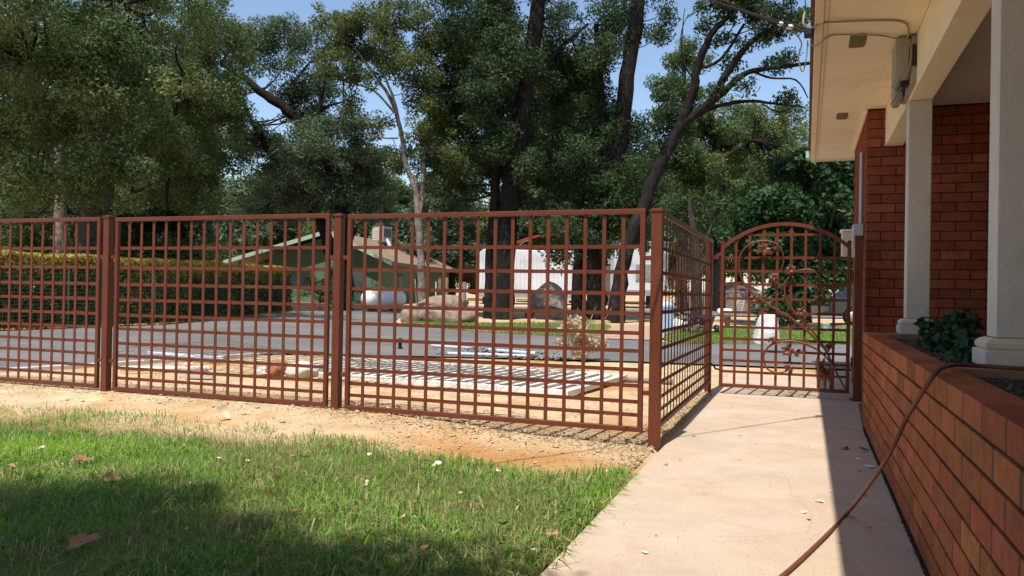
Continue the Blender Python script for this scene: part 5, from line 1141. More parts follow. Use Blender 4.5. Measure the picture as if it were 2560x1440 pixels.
# junk: folded white lattice chair, white tank, yellow leaf pot
q = at(1843, 782, 40); o = empty('folding_chair', (q[0], 40, float(gz(40))), 0.3, 'folded white slatted chair leaning among the junk beyond the gate', 'chair')
for x in (-0.18, 0.18): MB().box(x-0.02, x+0.02, -0.03, 0.03, 0, 0.95).build('leg', M_white, o, rot=(0.25, 0.1, 0))
for zz in (0.3, 0.42, 0.54, 0.66, 0.78, 0.9): MB().box(-0.18, 0.18, -0.02, 0.02, zz, zz+0.05).build('slat', M_white, o, rot=(0.25, 0.1, 0))
q = at(1812, 772, 40); o = empty('white_jug', (q[0], 40, float(gz(40))), 0, 'white plastic drum lying among the junk beyond the gate', 'drum')
MB().lathe([(0.0, -0.36), (0.16, -0.35), (0.19, -0.3), (0.19, 0.3), (0.16, 0.35), (0.0, 0.36)], (0, 0, 0.19), 14, 'x').build('drum', M_white, o); MB().lathe([(0.03, 0.36), (0.03, 0.41)], (0, 0, 0.24), 8, 'x').build('cap', M_dark, o)
q = at(2064, 812, 27); o = empty('white_bucket', (q[0], 27, 0.03), 0, 'white plastic bucket on the grass in front of the parked car', 'bucket')
MB().lathe([(0.115, 0.0), (0.145, 0.30), (0.155, 0.31), (0.14, 0.31), (0.11, 0.03)], (0, 0, 0), 16).build('tub', M_white, o); MB().tube([(0.15*math.cos(a), 0.04, 0.30-0.16*math.sin(a)) for a in np.linspace(0, 3.14, 12)], 0.005, 4).build('handle', M_galv, o)
# parked dark SUV
def car():
    q = at(2046, 812, 33); z0 = float(gz(33)); t = empty('parked_car', (q[0], 33, z0), 0.08, 'dark parked car beyond the gate, partly hidden by the brick wall', 'car')
    prof = [(0.05, 0.42), (0.0, 0.75), (0.10, 1.02), (0.95, 1.12), (1.55, 1.62), (2.2, 1.74), (3.7, 1.72), (4.35, 1.55), (4.6, 1.05), (4.65, 0.5), (4.5, 0.38), (4.2, 0.36), (4.05, 0.62), (3.75, 0.78), (3.45, 0.62), (3.3, 0.34), (1.45, 0.34), (1.3, 0.62), (1.0, 0.78), (0.7, 0.62), (0.55, 0.38)]
    MB().prism(prof, 'y', -0.92, 0.92).build('body', M_car, t, bevel=0.03, seg=2)
    for pts in ([(1.25, 1.14), (1.65, 1.55), (2.25, 1.64), (2.28, 1.14)], [(2.36, 1.14), (2.34, 1.645), (3.3, 1.63), (3.35, 1.14)], [(3.43, 1.14), (3.40, 1.62), (3.75, 1.60), (4.15, 1.45), (4.3, 1.14)]):
        MB().prism(pts, 'y', -0.932, -0.915).build('window', M_glass, t)
    for x in (1.0, 3.75):
        wl = MB().lathe([(0.18, -0.12), (0.34, -0.11), (0.36, 0), (0.34, 0.11), (0.18, 0.12)], (x, -0.82, 0.35), 20, 'y').build('wheel', M_tyre, t); MB().lathe([(0.0, -0.15), (0.2, -0.14), (0.22, -0.1)], (x, -0.82, 0.35), 14, 'y').build('rim', M_galv, wl)
    for x in (2.05, 3.12): MB().box(x, x+0.2, -0.955, -0.921, 0.96, 1.0).build('door_handle', M_chrome, t, bevel=0.008)
    MB().box(0.03, 0.25, -0.80, -0.4, 0.72, 0.9).build('headlight', M_glassl, t); MB().box(1.45, 1.62, -1.08, -0.92, 1.12, 1.26).build('mirror', M_car, t, bevel=0.02)
car()

# ------------------------------------------------------------------ white metal gate leaf lying on the ground, wire mesh on it
def lying_gate():
    O = np.array([0.67, 9.05]); ul = np.array([-0.90, 0.435]); ul /= np.linalg.norm(ul); rzl = math.atan2(ul[1], ul[0]); L = 4.6; Wd = 2.20
    t = empty('white_gate_leaf', (O[0], O[1], 0.0), rzl, 'white metal driveway gate lying flat on the dirt behind the fence', 'metal gate')
    # local x along length, local -y away from camera side
    for y in (0.0, -Wd+0.10): MB().box(0, L, y-0.05, y+0.05, 0.035, 0.10).build('long_rail', M_whited, t, bevel=0.004)
    for x in (0.0, L-0.1): MB().box(x, x+0.10, -Wd+0.152, -0.052, 0.035, 0.10).build('end_rail', M_whited, t, bevel=0.004)
    for y in (-0.55, -1.08, -1.6): MB().box(0.102, L-0.102, y-0.025, y+0.025, 0.03, 0.068).build('cross_rail', M_whited, t)
    pk = MB().box(-0.028, 0.028, -Wd+0.155, -0.055, 0.070, 0.108).mesh('picket', M_whited, 0.003)
    for k in range(24): link("picket", pk, t, (0.22+k*0.181, 0, 0))
    MB().box(0.08, 0.16, -1.7, -0.5, 0.110, 0.125).build('hinge_strap', M_whited, t, rot=(0, 0, 0.0))
    # rebar mesh sheet draped on it
    w = empty('wire_mesh_sheet', (O[0], O[1], 0.0), rzl, 'rusty steel reinforcing mesh draped over the lying white gate', 'wire mesh')
    xs = np.arange(0.5, 7.2, 0.20); ys = np.arange(-2.0, 0.45, 0.20)
    def zz(x, y): return 0.125+0.08*np.clip((x-5.0)/2.0, 0, 1)*(1+0.6*np.sin(x*2.1+y))+0.03*np.sin(x*1.3+y*2.2)*np.cos(y*1.7)-0.10*sstep(0.05, 0.42, y)+0.03
    for y in ys:
        P = np.array([(x, y, zz(x, y)) for x in np.arange(0.5, 7.41, 0.3)]); MB().tube(P, 0.0032, 4, cap=False).build('long_wire', M_rebar, w)
    for x in xs:
        P = np.array([(x, y, zz(x, y)+0.006) for y in np.arange(-2.0, 0.46, 0.3)]+[(x, 0.47, zz(x, 0.47))]); MB().tube(P, 0.0032, 4, cap=False).build('cross_wire', M_rebar, w)
lying_gate()
def pole(name, label, a, b2, r_, m, cat, group=None, za=None):
    a = np.array(a, float); b2 = np.array(b2, float); o = empty(name, a, 0, label, cat, group)
    MB().tube([(0, 0, 0), (b2-a)*0.5, b2-a], r_, 10).build('pipe', m, o)
    d = (b2-a)/np.linalg.norm(b2-a)
    MB().tube([(b2-a)-d*0.1, (b2-a)+d*0.005], r_*1.18, 10).build('coupling', m, o); return o
g = lambda u, v, z=0.0: gnd(u, v, z)
pole('pvc_pipe', 'long grey plastic pipe lying on the asphalt behind the middle fence panel', g(372, 884, .09), g(562, 897, .09), 0.04, M_pvc, 'pipe', 'grey pipes on the ground')
pole('pvc_pipe', 'upper grey pipe lying across the gravel heap, far end up', g(1080, 864, .10), g(1340, 884, .12), 0.035, M_pvc, 'pipe', 'grey pipes on the ground')
pole('pvc_pipe', 'nearer grey pipe lying along the front of the gravel heap', g(1120, 884, .06), g(1338, 891, .06), 0.035, M_pvc, 'pipe', 'grey pipes on the ground')
pole('white_beam', 'white painted beam lying on the dirt left of the gate leaf', g(300, 922, .07), g(520, 921, .04), 0.035, M_whited, 'beam')
pole('plank', 'pale grey board lying on the dirt right of the lying gate', g(1500, 945, .04), g(1680, 955, .04), 0.035, M_wood, 'board')
# gravel heap
rg = np.random.default_rng(9); n = 2600
uu = rg.uniform(0, 1, n); ww = rg.normal(0, 0.30, n)
a0, a1 = g(1095, 884), g(1405, 897)
P = a0+(a1-a0)*uu[:, None]; P[:, 1] += ww; P[:, 2] = 0.05+0.10*np.exp(-(ww/0.28)**2)*np.sin(np.pi*uu)**0.5*rg.random(n)
o = rock_field('gravel', P, rg.uniform(0.015, 0.045, n), M_gravel, '', 10); tag(o, 'low heap of grey gravel on the asphalt edge behind the lying gate', 'gravel', kind='stuff')
# dead cut branch pile
def dead_brush():
    q = g(1440, 904); t = empty('dead_brush', (q[0], q[1], 0.04), 0, 'pale dead leafy branch standing at the road edge behind the lying gate', 'dead branch')
    me, cen = leaves_mesh('dead_leaves', np.array([(0, 0, .32), (-.1, 0, .62), (.22, 0, .22)]), np.array([(.34, .25, .26), (.22, .2, .22), (.35, .25, .2)]), 2400, 0.07, L_dry, 71, quad=True, clump=(.08, .2), tint=(0.1, 1.0))
    link('dead_leaves', me, t)
    b = MB(); rg = np.random.default_rng(3)
    for k in range(16):
        e = np.array([rg.normal()*.28, rg.normal()*.15, rg.uniform(.5, 1.05)]); b.tube([(rg.normal()*.05, 0, 0), e*.5+rg.normal(size=3)*.05, e], [0.010, 0.007, 0.003], 5)
    b.build('twigs', M_twig, t)
dead_brush()
# concrete lump with red clay, loose brick
q = g(712, 948); o = empty('footing_lump', (q[0], q[1], 0.02), -0.2, 'broken concrete footing with red clay stuck to it, behind the middle panel', 'concrete lump')
k_ = boulder('x', None, (0.22, 0.02, 0.10), (0.24, 0.15, 0.13), M_concw, 41); k_.name = 'concrete'; k_.parent = o
k2 = boulder('x', None, (-0.10, -0.02, 0.12), (0.17, 0.15, 0.12), M_soil_red, 43); k2.name = 'clay'; k2.parent = o
for k in (k_, k2):
    for nm in ('label', 'category'):
        if nm in k: del k[nm]
q = g(500, 950); o = MB().box(-0.19, 0.19, -0.05, 0.05, -0.01, 0.075).build('loose_block', M_concw, None, bevel=0.008, loc=(q[0], q[1], 0.03), rot=(0, 0, -0.06)); tag(o, 'single grey paving block lying on the dirt behind the middle panel', 'block')
q = g(1000, 876); o = empty('sprinkler_stub', (q[0], q[1], 0.04), 0, 'small dark irrigation riser at the asphalt edge', 'riser'); MB().lathe([(0.035, 0), (0.035, 0.14), (0.05, 0.14), (0.05, 0.19), (0.02, 0.21)], (0, 0, 0), 10).build('riser', M_dark, o); MB().lathe([(0.055, 0.0), (0.055, 0.02)], (0, 0, 0), 10).build('collar', M_dark, o)

# ------------------------------------------------------------------ dog
def dog():
    q = pd(0.0, 0, 0); q = gnd(2060, 977)
    t = empty('dog', (q[0], q[1], 0.014), math.radians(-38), 'small tan dog with pricked ears standing behind the gate', 'dog')
    b = MB()
    def T(path, rad, n=10): b.tube(smooth_path(path, 4), list(np.interp(np.linspace(0, 1, (len(path)-1)*4+1), np.linspace(0, 1, len(rad)), rad)), n)
    b.ball((0, 0.0, 0.205), (0.062, 0.135, 0.066)); b.ball((0, -0.09, 0.205), (0.066, 0.075, 0.078)); b.ball((0, 0.11, 0.205), (0.058, 0.065, 0.062))
    for x in (-0.038, 0.038):
        T([(x*1.1, -0.10, 0.20), (x, -0.105, 0.12), (x, -0.10, 0.05), (x, -0.105, 0.012)], [0.034, 0.022, 0.015, 0.016])
        b.ball((x, -0.118, 0.012), (0.017, 0.026, 0.013), 8, 5)
        T([(x*1.15, 0.12, 0.20), (x*1.1, 0.095, 0.135), (x, 0.155, 0.085), (x, 0.145, 0.012)], [0.048, 0.034, 0.016, 0.015])
        b.ball((x, 0.13, 0.012), (0.016, 0.026, 0.013), 8, 5)
    T([(0, -0.11, 0.22), (0, -0.145, 0.275), (0, -0.165, 0.325)], [0.056, 0.046, 0.044])
    b.ball((0, -0.175, 0.335), (0.047, 0.052, 0.046)); T([(0, -0.19, 0.325), (0, -0.235, 0.312), (0, -0.262, 0.308)], [0.034, 0.024, 0.016])
    for x in (-1, 1): T([(x*0.030, -0.165, 0.36), (x*0.040, -0.16, 0.395), (x*0.046, -0.158, 0.43)], [0.022, 0.017, 0.004])
    T([(0, 0.165, 0.24), (0, 0.215, 0.27), (0.01, 0.235, 0.33), (0.01, 0.205, 0.37)], [0.020, 0.016, 0.013, 0.006])
    o = b.build('body', M_dog, t)
    rm = o.modifiers.new('join', 'REMESH'); rm.mode = 'VOXEL'; rm.voxel_size = 0.007
    sm = o.modifiers.new('soft', 'SMOOTH'); sm.iterations = 4; sm.factor = 0.5
    bpy.context.view_layer.update()
    ev = o.evaluated_get(bpy.context.evaluated_depsgraph_get()); me = bpy.data.meshes.new_from_object(ev)
    o.modifiers.clear(); o.data = me; me.polygons.foreach_set('use_smooth', np.ones(len(me.polygons), bool))
    MB().ball((0, -0.276, 0.309), 0.011, 8, 6).build('nose', M_black, t)
    for x in (-0.024, 0.024): MB().ball((x, -0.215, 0.343), 0.0085, 8, 6).build('eye', M_black, t)
    MB().tube([(0.05*math.cos(a), -0.135+0.018*math.sin(a), 0.272+0.022*math.sin(a)) for a in np.linspace(0, 6.283, 20)], 0.005, 5).build('collar', M_dark, t)
dog()

# ------------------------------------------------------------------ hose over the planter
def on_p(u, v, p):
    d = ray(u, v); t_ = p/(d@PV); return _C+d*t_
hp = [pd(2.2, 4.05, .90), pd(1.3, 4.06, .905), pd(0.90, 4.06, .905), pd(0.73, 4.08, .908), pd(0.605, 3.98, .912), pd(0.515, 3.72, .906), on_p(2310, 975, 0.465), on_p(2267, 1044, 0.42), on_p(2226, 1131, 0.36), on_p(2175, 1209, 0.30), gnd(2121, 1280, 0.022), gnd(2067, 1337, 0.013), gnd(2000, 1401, 0.013), gnd(1955, 1440, 0.013), gnd(1880, 1500, 0.013), gnd(1700, 1640, 0.013)]
o = MB().tube(smooth_path(hp, 6), 0.0098, 10).build('garden_hose', M_hose); tag(o, 'reddish-brown garden hose draped over the planter wall onto the walkway', 'hose')

# ------------------------------------------------------------------ plants in the planter
def planter_plant(name, label, p, s, z, r3, n, seed):
    t = hempty(name, p, s, z, label, 'plant')
    me, cen = leaves_mesh('leaves', np.array([(0, 0, r3[2]*.95), (-r3[0]*.5, -r3[1]*.3, r3[2]*.6), (r3[0]*.3, r3[1]*.5, r3[2]*.7)]), np.array([r3, (r3[0]*.6, r3[1]*.6, r3[2]*.55), (r3[0]*.6, r3[1]*.6, r3[2]*.6)]), n, 0.066, L_plant, seed, quad=True, clump=(.07, .14), tint=(0.1, 0.92), aspect=1.9, shell=0.5)
    link('leaves', me, t); b = MB(); rg = np.random.default_rng(seed)
    for c in cen[:40]: b.tube([(rg.normal()*.03, rg.normal()*.03, 0), np.array(c)*[.5, .5, .6], c], [.006, .004, .002], 5, cap=False)
    b.build('stems', M_gleaf, t)
planter_plant('planter_bush', 'dark green leafy bush in the planter between the two white posts', 0.98, 6.45, 0.835, (0.18, 0.40, 0.145), 6000, 81)
planter_plant('planter_bush', 'small low dark plant in the planter at the foot of the near post', 0.95, 5.25, 0.835, (0.13, 0.22, 0.08), 5000, 83)

# ------------------------------------------------------------------ lawn
EDGE = np.array([(-9.0, 8.9), (-4.91, 7.66), (-3.99, 7.40), (-2.71, 6.95), (-1.86, 6.48), (-1.16, 6.20), (-0.49, 5.72), (0.07, 5.38), (0.47, 5.30), (0.85, 5.32)])
def lawn_edge(x): return np.interp(x, EDGE[:, 0], EDGE[:, 1])+0.10*(vnoise(np.asarray(x)*4, np.asarray(x)*0, 2)-0.5)+0.05*(vnoise(np.asarray(x)*13, np.asarray(x)*0, 5)-0.5)
def walk_x(y): return (-1.05+0.0-y*PV[1])/PV[0]     # x on the walkway's left edge at this y
def blades(name, P, h, wd, tint, m, seed, lean=1.0):
    rg = np.random.default_rng(seed); n = len(P)
    a = rg.random(n)*6.283; d = np.stack([np.cos(a), np.sin(a), np.zeros(n)], 1); sd_ = np.stack([-d[:, 1], d[:, 0], np.zeros(n)], 1)
    # broad side roughly random
    wv = sd_*wd[:, None]*.5
    l1 = (0.1+rg.random(n)**1.3*lean)[:, None]; l2 = l1*rg.uniform(1.5, 3.0, n)[:, None]
    up = np.array([0, 0, 1.0])
    m0 = P+d*l1*h[:, None]*.5+up*(h*.6)[:, None]; tip = P+d*l2*h[:, None]*.6+up*(h*np.clip(1.05-l2[:, 0]*.32, .35, 1))[:, None]
    V = np.stack([P-wv, P+wv, m0+wv*.8, m0-wv*.8, tip], 1).reshape(-1, 3)
    b = (np.arange(n)*5)[:, None]
    T = np.concatenate([b+np.array([[0, 1, 2]]), b+np.array([[0, 2, 3]]), b+np.array([[3, 2, 4]])], 1).reshape(-1, 3)
    return np_mesh(name, V, T, m, tint=np.repeat(np.clip(tint, 0, 1), 5))
def lawn():
    rg = np.random.default_rng(101); N = 300000
    x = rg.uniform(-7.5, 0.95, N); y = rg.uniform(2.7, 8.6, N)
    ok = (y < lawn_edge(x)) & (x < walk_x(y)+0.03+0.03*rg.normal(size=N)) & (np.abs(x) < y*0.68+0.3)
    # thin towards the dirt edge
    de = lawn_edge(x)-y
    ok &= (rg.random(N) < np.clip(0.25+de*1.6, 0, 1)) & (rg.random(N) < 0.55+0.65*vnoise(x*2.5, y*2.5, 21))
    x = x[ok]; y = y[ok]; de = de[ok]; n = len(x)
    P = np.stack([x, y, ground_z(x, y)+0.001], 1)
    big = fbm(x*0.9, y*0.9, 31); fine = vnoise(x*5, y*5, 33)
    dry = sstep(1.25, 0.1, de)*sstep(-0.6, -2.4, x)*1.1+sstep(0.55, 0.56+0.14, big)*0.35*sstep(2.2, 0.2, de)
    t = 0.30+0.55*big+0.30*(fine-0.5)+0.30*(rg.random(n)-0.5)
    lush = sstep(0.3, 0.6, x)*0.2+np.exp(-((x+3.3)/1.1)**2-((y-5.75)/0.42)**2)*0.55
    t = t+lush-np.clip(dry-lush, 0, 1)*(0.42+0.35*rg.random(n))
    dead = rg.random(n) < 0.15; t = np.where(dead, rg.random(n)*0.2, t)
    h = rg.uniform(0.035, 0.082, n)*(0.75+0.6*vnoise(x*3, y*3, 41))*(1-0.35*np.clip(dry, 0, 1)); w_ = rg.uniform(0.0026, 0.0052, n)
    wide = rg.random(n) < (0.12+0.35*sstep(0.55, .75, vnoise(x*2, y*2, 55))); w_ = np.where(wide, w_*2.0, w_); h = np.where(wide, h*1.25, h)
    o = link('lawn_grass', blades('lawn_grass', P, h, w_, t, L_grass, 102)); tag(o, 'green lawn with dry tan patches in front of the fence', 'grass', kind='stuff')
    # turf soil sheet under the blades
    xs = np.linspace(-9, 1.0, 140); V = []; nj = 60
    for xx in xs:
        y1 = min(float(lawn_edge(xx))-0.06, 99); 
        for j in range(nj):
            yy = 1.5+(y1-1.5)*j/(nj-1); lim = walk_x(yy)-0.005
            V.append((min(xx, lim), yy, 0))
    V = np.array(V); V[:, 2] = ground_z(V[:, 0], V[:, 1])+0.006
    i = np.arange(len(xs)-1)[:, None]*nj+np.arange(nj-1)[None]; Q = np.stack([i, i+nj, i+nj+1, i+1], -1).reshape(-1, 4)
    dg = lawn_edge(V[:, 0])-V[:, 1]
    bare = np.clip(sstep(1.15, 0.1, dg)*sstep(-0.4, -2.4, V[:, 0])*1.1+sstep(0.35, 0.05, dg)*0.8, 0, 1)
    o = link('lawn_ground', np_mesh('lawn_ground', V, Q, M_turf, smooth=True, tint=bare)); tag(o, kind='structure')
lawn()
def coarse_blades():
    rg = np.random.default_rng(141); N = 26000
    x = rg.uniform(-7.0, 0.95, N); y = rg.uniform(2.75, 8.0, N)
    de = lawn_edge(x)-y
    ok = (de > 0.05) & (x < walk_x(y)+0.03) & (np.abs(x) < y*0.68+0.3) & (rg.random(N) < sstep(0.42, 0.72, vnoise(x*2.1, y*2.1, 55))*0.9+0.10)
    x = x[ok]; y = y[ok]; n = len(x)
    P = np.stack([x, y, ground_z(x, y)+0.012+0.02*rg.random(n)], 1)
    t = 0.45+0.55*rg.random(n); t = np.where(rg.random(n) < 0.2, rg.random(n)*0.25, t)
    o = link('coarse_grass', blades('coarse_grass', P, rg.uniform(0.05, 0.10, n), rg.uniform(0.006, 0.011, n), t, L_grass, 142, lean=2.0)); tag(o, 'broad-bladed coarse grass mixed through the lawn', 'grass', kind='stuff')
coarse_blades()
def island_grass():
    rg = np.random.default_rng(111); N = 60000
    xa = rg.uniform(-3.6, 16, N); near = np.interp(xa, [-3.25, -0.77, 2.1, 2.25, 3.9, 4.0, 8.3, 16], [26.3, 22.9, 21.2, 21.2, 20.9, 19.4, 20.2, 22.0])
    far_ = np.interp(xa, [-3.4, -0.8, 2.0, 3.3, 5.2, 9, 16], [27.5, 27.8, 29.5, 29.0, 27.0, 28.0, 29.3])
    y = near+(far_-near)*rg.random(N)
    path = (xa > np.interp(y, [20.5, 23.5, 27], [2.2, 2.7, 3.4])) & (xa < np.interp(y, [19, 20.5, 22, 27], [3.85, 3.95, 4.3, 5.2]))
    ok = ~path & (rg.random(N) < 0.4+vnoise(xa*1.3, y*1.3, 7))
    x = xa[ok]; y = y[ok]; n = len(x); P = np.stack([x, y, gz(y)+0.02], 1)
    t = 0.34+0.40*fbm(x*.7, y*.7, 5)+0.25*(rg.random(n)-.5)-0.3*sstep(1.2, 0, y-np.interp(x, [-3.25, -0.77, 2.1, 3.9, 8.3], [26.3, 22.9, 21.2, 19.4, 20.2]))*sstep(1.5, -1.5, x)
    o = link('island_grass', blades('island_grass', P, rg.uniform(.06, .15, n), rg.uniform(.014, .026, n), t, L_grass, 112)); tag(o, 'bright green grass strip under the dark oaks across the drive', 'grass', kind='stuff')
island_grass()
sheet('island_ground', [(-3.25, 26.25, 27.6), (-0.77, 22.95, 28), (2.1, 21.15, 29), (2.24, 21.9, 29)], 0.035, M_turf)
sheet('island_ground', [(4.05, 19.4, 21.3), (5.1, 19.6, 26.3), (8.3, 20.2, 28), (14, 21.3, 29)], 0.035, M_turf)

# ------------------------------------------------------------------ stones and litter on the dirt
def dirt_litter():
    rg = np.random.default_rng(121); N = 5000
    p = rg.uniform(-9, -1.1, N); s = rg.uniform(5.0, 10.5, N)
    clus = vnoise(p*1.3, s*1.3, 61)
    ok = rg.random(N) < 0.15+clus*0.9
    p, s = p[ok], s[ok]
    # thicker band of clods right under the fence and along the walkway edge
    p2 = rg.uniform(-8.5, -1.15, 2600); s2 = FS+0.16*rg.normal(size=2600)-0.02
    p3 = -1.09-np.abs(rg.normal(0, 0.10, 2200)); s3 = rg.uniform(5.2, 10.1, 2200)
    p4 = rg.uniform(-3.2, -1.1, 1300); s4 = rg.uniform(4.9, 6.3, 1300)
    p = np.concatenate([p, p2, p3, p4]); s = np.concatenate([s, s2, s3, s4])
    x = p*PV[0]+s*DV[0]; y = p*PV[1]+s*DV[1]
    ok = (y > lawn_edge(x)-0.05)
    x, y = x[ok], y[ok]; n = len(x)
    sz = rg.uniform(0.003, 0.009, n); sz = np.where(rg.random(n) < 0.05, sz*2.6, sz)
    P = np.stack([x, y, ground_z(x, y)+sz*0.25], 1)
    o = rock_field('dirt_clods', P, sz, M_clod, '', 122); tag(o, 'loose clods and small stones on the dry dirt', 'stones', kind='stuff')
    # crumbled dry leaf bits
    n = 3800; p = np.concatenate([rg.uniform(-9, -1.1, 1600), -1.10-np.abs(rg.normal(0, .12, 900)), rg.uniform(-4, -1.1, 1300)]); s = np.concatenate([rg.uniform(5, 10, 1600), rg.uniform(5, 10.1, 900), FS+0.22*rg.normal(size=1300)])
    x = p*PV[0]+s*DV[0]; y = p*PV[1]+s*DV[1]; ok = y > lawn_edge(x)-0.3; x, y = x[ok], y[ok]; n = len(x)
    P = np.stack([x, y, ground_z(x, y)+0.006+0.01*rg.random(n)], 1)
    nn = rg.normal(size=(n, 3))*0.5+np.array([0, 0, 1]); ax = np.cross(nn, rg.normal(size=(n, 3))); ax /= np.linalg.norm(ax, axis=1)[:, None]; bb_ = np.cross(nn, ax); bb_ /= np.linalg.norm(bb_, axis=1)[:, None]
    L = rg.uniform(0.012, 0.05, n)[:, None]; Wd = L*rg.uniform(.25, .5, n)[:, None]
    V = np.stack([P-ax*L*.5, P+bb_*Wd*.5+nn*L*.06, P+ax*L*.5, P-bb_*Wd*.5+nn*L*.06], 1).reshape(-1, 3)
    o = link('leaf_crumbs', np_mesh('leaf_crumbs', V, np.arange(n*4).reshape(-1, 4), L_dry, tint=np.repeat(rg.random(n)*.8, 4))); tag(o, 'crumbled dry leaf bits scattered over the dirt under the fence', 'leaf litter', kind='stuff')
dirt_litter()

# ------------------------------------------------------------------ fallen leaves, each its own thing
def leaf_mesh(seed, m, size, curl=0.35):
    r_ = random.Random(seed); n = 18; rim = []
    for i in range(n):
        a = 2*math.pi*i/n
        lob = 0.72+0.22*math.cos(3.0*a+r_.uniform(-.2, .2))*(1 if i % 2 else 0.6)+0.12*r_.uniform(-1, 1)
        x = math.cos(a)*lob; y = math.sin(a)*lob*0.62
        rim.append((x, y))
    V = []; k1 = r_.uniform(-1, 1)*curl; k2 = r_.uniform(0.5, 1.3)*curl
    def zf(x, y): return (k2*y*y*1.6+0.6*k1*x*x+0.15*k1*x*y)
    for f in (1.0, 0.5):
        for x, y in rim: V.append((x*f*size, y*f*size, (zf(x*f, y*f)+0.05*r_.uniform(-1, 1)*f)*size))
    V.append((0, 0, 0)); c = len(V)-1
    Fc = [(i, (i+1) % n, n+(i+1) % n, n+i) for i in range(n)]+[(n+i, n+(i+1) % n, c) for i in range(n)]
    me = bpy.data.meshes.new('dry_leaf'); me.from_pydata(V, [], Fc); me.polygons.foreach_set('use_smooth', np.ones(len(Fc), bool)); me.materials.append(m); return me
LV = [leaf_mesh(k, M_dleaf, 1.0, .5) for k in range(4)]; LVR = [leaf_mesh(10+k, M_dleafr, 1.0, .45) for k in range(2)]; LVP = [leaf_mesh(20+k, M_dleafp, 1.0, .7) for k in range(4)]; LVG = [leaf_mesh(30+k, M_gleaf, 1.0, .6) for k in range(2)]
rl = random.Random(77)
def put_leaf(u, v, wpx, meshes, label, group=None, lift=0.03, tilt=0.5, z=None, rot=None):
    q = gnd(u, v, 0.0 if z is None else z); zz = float(ground_z(q[0], q[1])) if z is None else z
    size = wpx/2.0*q[1]/F_PX*(1.0 if z is not None else 1.2); lift = lift if z is not None else lift+0.022
    o = link('dry_leaf', rl.choice(meshes), None, (q[0], q[1], zz+lift), rot or (rl.uniform(-tilt, tilt), rl.uniform(-tilt, tilt), rl.uniform(0, 6.28)))
    o.scale = (size, size, size); tag(o, label, 'leaf', group or 'fallen leaves'); return o
put_leaf(205, 1392, 88, [LVR[0]], 'largest curled reddish-brown leaf lying in the dark shaded grass', lift=0.05, rot=(0.45, -0.25, 0.25))
put_leaf(205, 1176, 50, [LVR[1]], 'broad brown leaf at the edge of the shade on the lawn', lift=0.045, rot=(0.25, 0.1, 0.1))
put_leaf(280, 1221, 46, [LV[1]], 'thin dark brown curled leaf in the shaded grass', lift=0.04, rot=(0.9, 0.1, 0.0))
put_leaf(557, 1066, 42, [LVP[0]], 'pale upright withered leaf at the border of lawn and dirt', lift=0.06, rot=(1.2, 0.9, 0.3))
put_leaf(880, 1047, 36, [LVP[1]], 'pale curled leaf on the bare dirt below the second fence post', lift=0.02)
put_leaf(103, 1145, 17, [LVP[2]], 'small tan leaf in the bright green grass at far left', lift=0.05)
put_leaf(693, 1225, 32, [LVP[3]], 'pale oblong leaf in the middle of the lawn', lift=0.05)
put_leaf(1045, 1292, 34, [LVP[0]], 'crumpled whitish leaf in the sunny grass', lift=0.05)
put_leaf(1245, 1207, 18, [LVP[2]], 'tiny white curled leaf in the thick grass near the dirt', lift=0.06, rot=(1.0, 0.3, 0.5))
put_leaf(1093, 1187, 32, [LVP[1]], 'flat beige leaf near the grass border', lift=0.05)
put_leaf(1258, 1345, 36, [LV[2]], 'yellow-brown curled leaf close to the walkway', lift=0.045)
put_leaf(1378, 1375, 40, [LV[3]], 'tan leaf caught in the grass at the walkway edge', lift=0.05)
for (u, v, w) in [(477, 1107, 13), (475, 1236, 12), (545, 1172, 26), (618, 1178, 20), (660, 1140, 16), (925, 1160, 22), (945, 1166, 18), (700, 1208, 16), (920, 1232, 26), (1008, 1325, 22), (1290, 1282, 26), (1296, 1300, 20), (1140, 1365, 22), (1128, 1393, 18), (1335, 1412, 18), (1400, 1297, 15), (1010, 1250, 18), (780, 1090, 14), (850, 1140, 14), (1150, 1262, 14)]:
    put_leaf(u, v, w, LVP, 'small pale dry leaf scattered in the sunlit lawn', 'small pale leaves on the lawn', lift=0.045)
for (u, v, w) in [(728, 1166, 26), (757, 1166, 20), (735, 1305, 26), (875, 1356, 26), (883, 1376, 24), (385, 1312, 22), (466, 1356, 22), (605, 1391, 20), (576, 1430, 20), (660, 1437, 24), (898, 1405, 24), (1060, 1405, 26), (840, 1290, 14), (30, 1190, 24), (340, 1290, 16), (1020, 1318, 18)]:
    put_leaf(u, v, w, LV, 'small brown dry leaf lying in the lawn', 'small brown leaves on the lawn', lift=0.042)
put_leaf(2113, 1124, 32, [LVG[0]], 'curled dull green leaf on the shaded walkway, apart from the planter', z=0.0, lift=0.012)
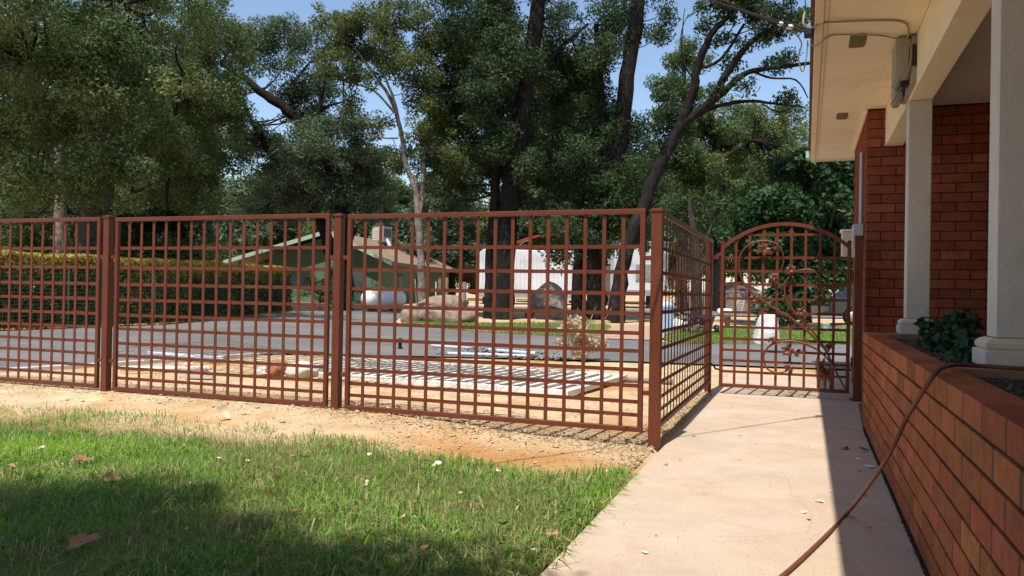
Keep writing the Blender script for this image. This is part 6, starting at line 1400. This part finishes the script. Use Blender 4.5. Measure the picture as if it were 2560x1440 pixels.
put_leaf(2160, 1128, 34, [LVG[1]], 'dull green leaf against the foot of the planter', z=0.0, lift=0.012)
put_leaf(2051, 1256, 34, [LVP[1]], 'flat tan leaf on the sunny side of the walkway shadow line', z=0.0, lift=0.006, tilt=0.1)
put_leaf(1612, 1384, 26, [LVP[3]], 'lone pale leaf on the sunlit concrete at the bottom', z=0.0, lift=0.006, tilt=0.1)
put_leaf(2160, 1240, 26, [LV[0]], 'tan leaf on the shaded walkway below the hose', z=0.0, lift=0.008, tilt=0.2)
for (u, v, w) in [(2144, 1150, 22), (2010, 1283, 22), (2022, 1300, 22), (2130, 1296, 14), (2175, 1320, 18), (2076, 1230, 14), (2150, 1178, 20), (2085, 1164, 10), (2022, 1115, 9), (1735, 1092, 16), (1665, 1163, 18), (1700, 1150, 12), (1850, 1090, 12), (1890, 1112, 10), (1850, 1150, 10), (1760, 1235, 9), (1640, 1340, 12), (1695, 1345, 10), (1925, 1215, 9), (1590, 1260, 9), (1560, 1310, 8), (1700, 1060, 14), (1830, 1020, 9), (2100, 1360, 12)]:
    put_leaf(u, v, w, LV+LVP[:1], 'tiny leaf fragment on the concrete walkway', 'leaf fragments on the walkway', z=0.0, lift=0.004, tilt=0.25)
q = gnd(2174, 1168, 0.0); o = MB().add([(-.035, -.03, .004), (.03, -.034, .012), (.036, .03, .006), (-.03, .034, .016), (0, 0, .002)], [(0, 1, 4), (1, 2, 4), (2, 3, 4), (3, 0, 4)]).build('paper_scrap', M_paper, None, loc=(q[0], q[1], 0.0)); tag(o, 'scrap of white paper against the planter foot', 'paper')
# dark debris line between slab and planter
rg = np.random.default_rng(131); n = 1500
s = rg.uniform(1.9, 7.9, n); p = 0.512+rg.normal(0, 0.009, n)
P = np.stack([p*PV[0]+s*DV[0], p*PV[1]+s*DV[1], np.full(n, -0.002)], 1)
o = rock_field('seam_debris', P, rg.uniform(0.003, 0.009, n), M_potsoil, '', 132); tag(o, 'dark leaf mould collected along the foot of the planter', 'debris', kind='stuff')
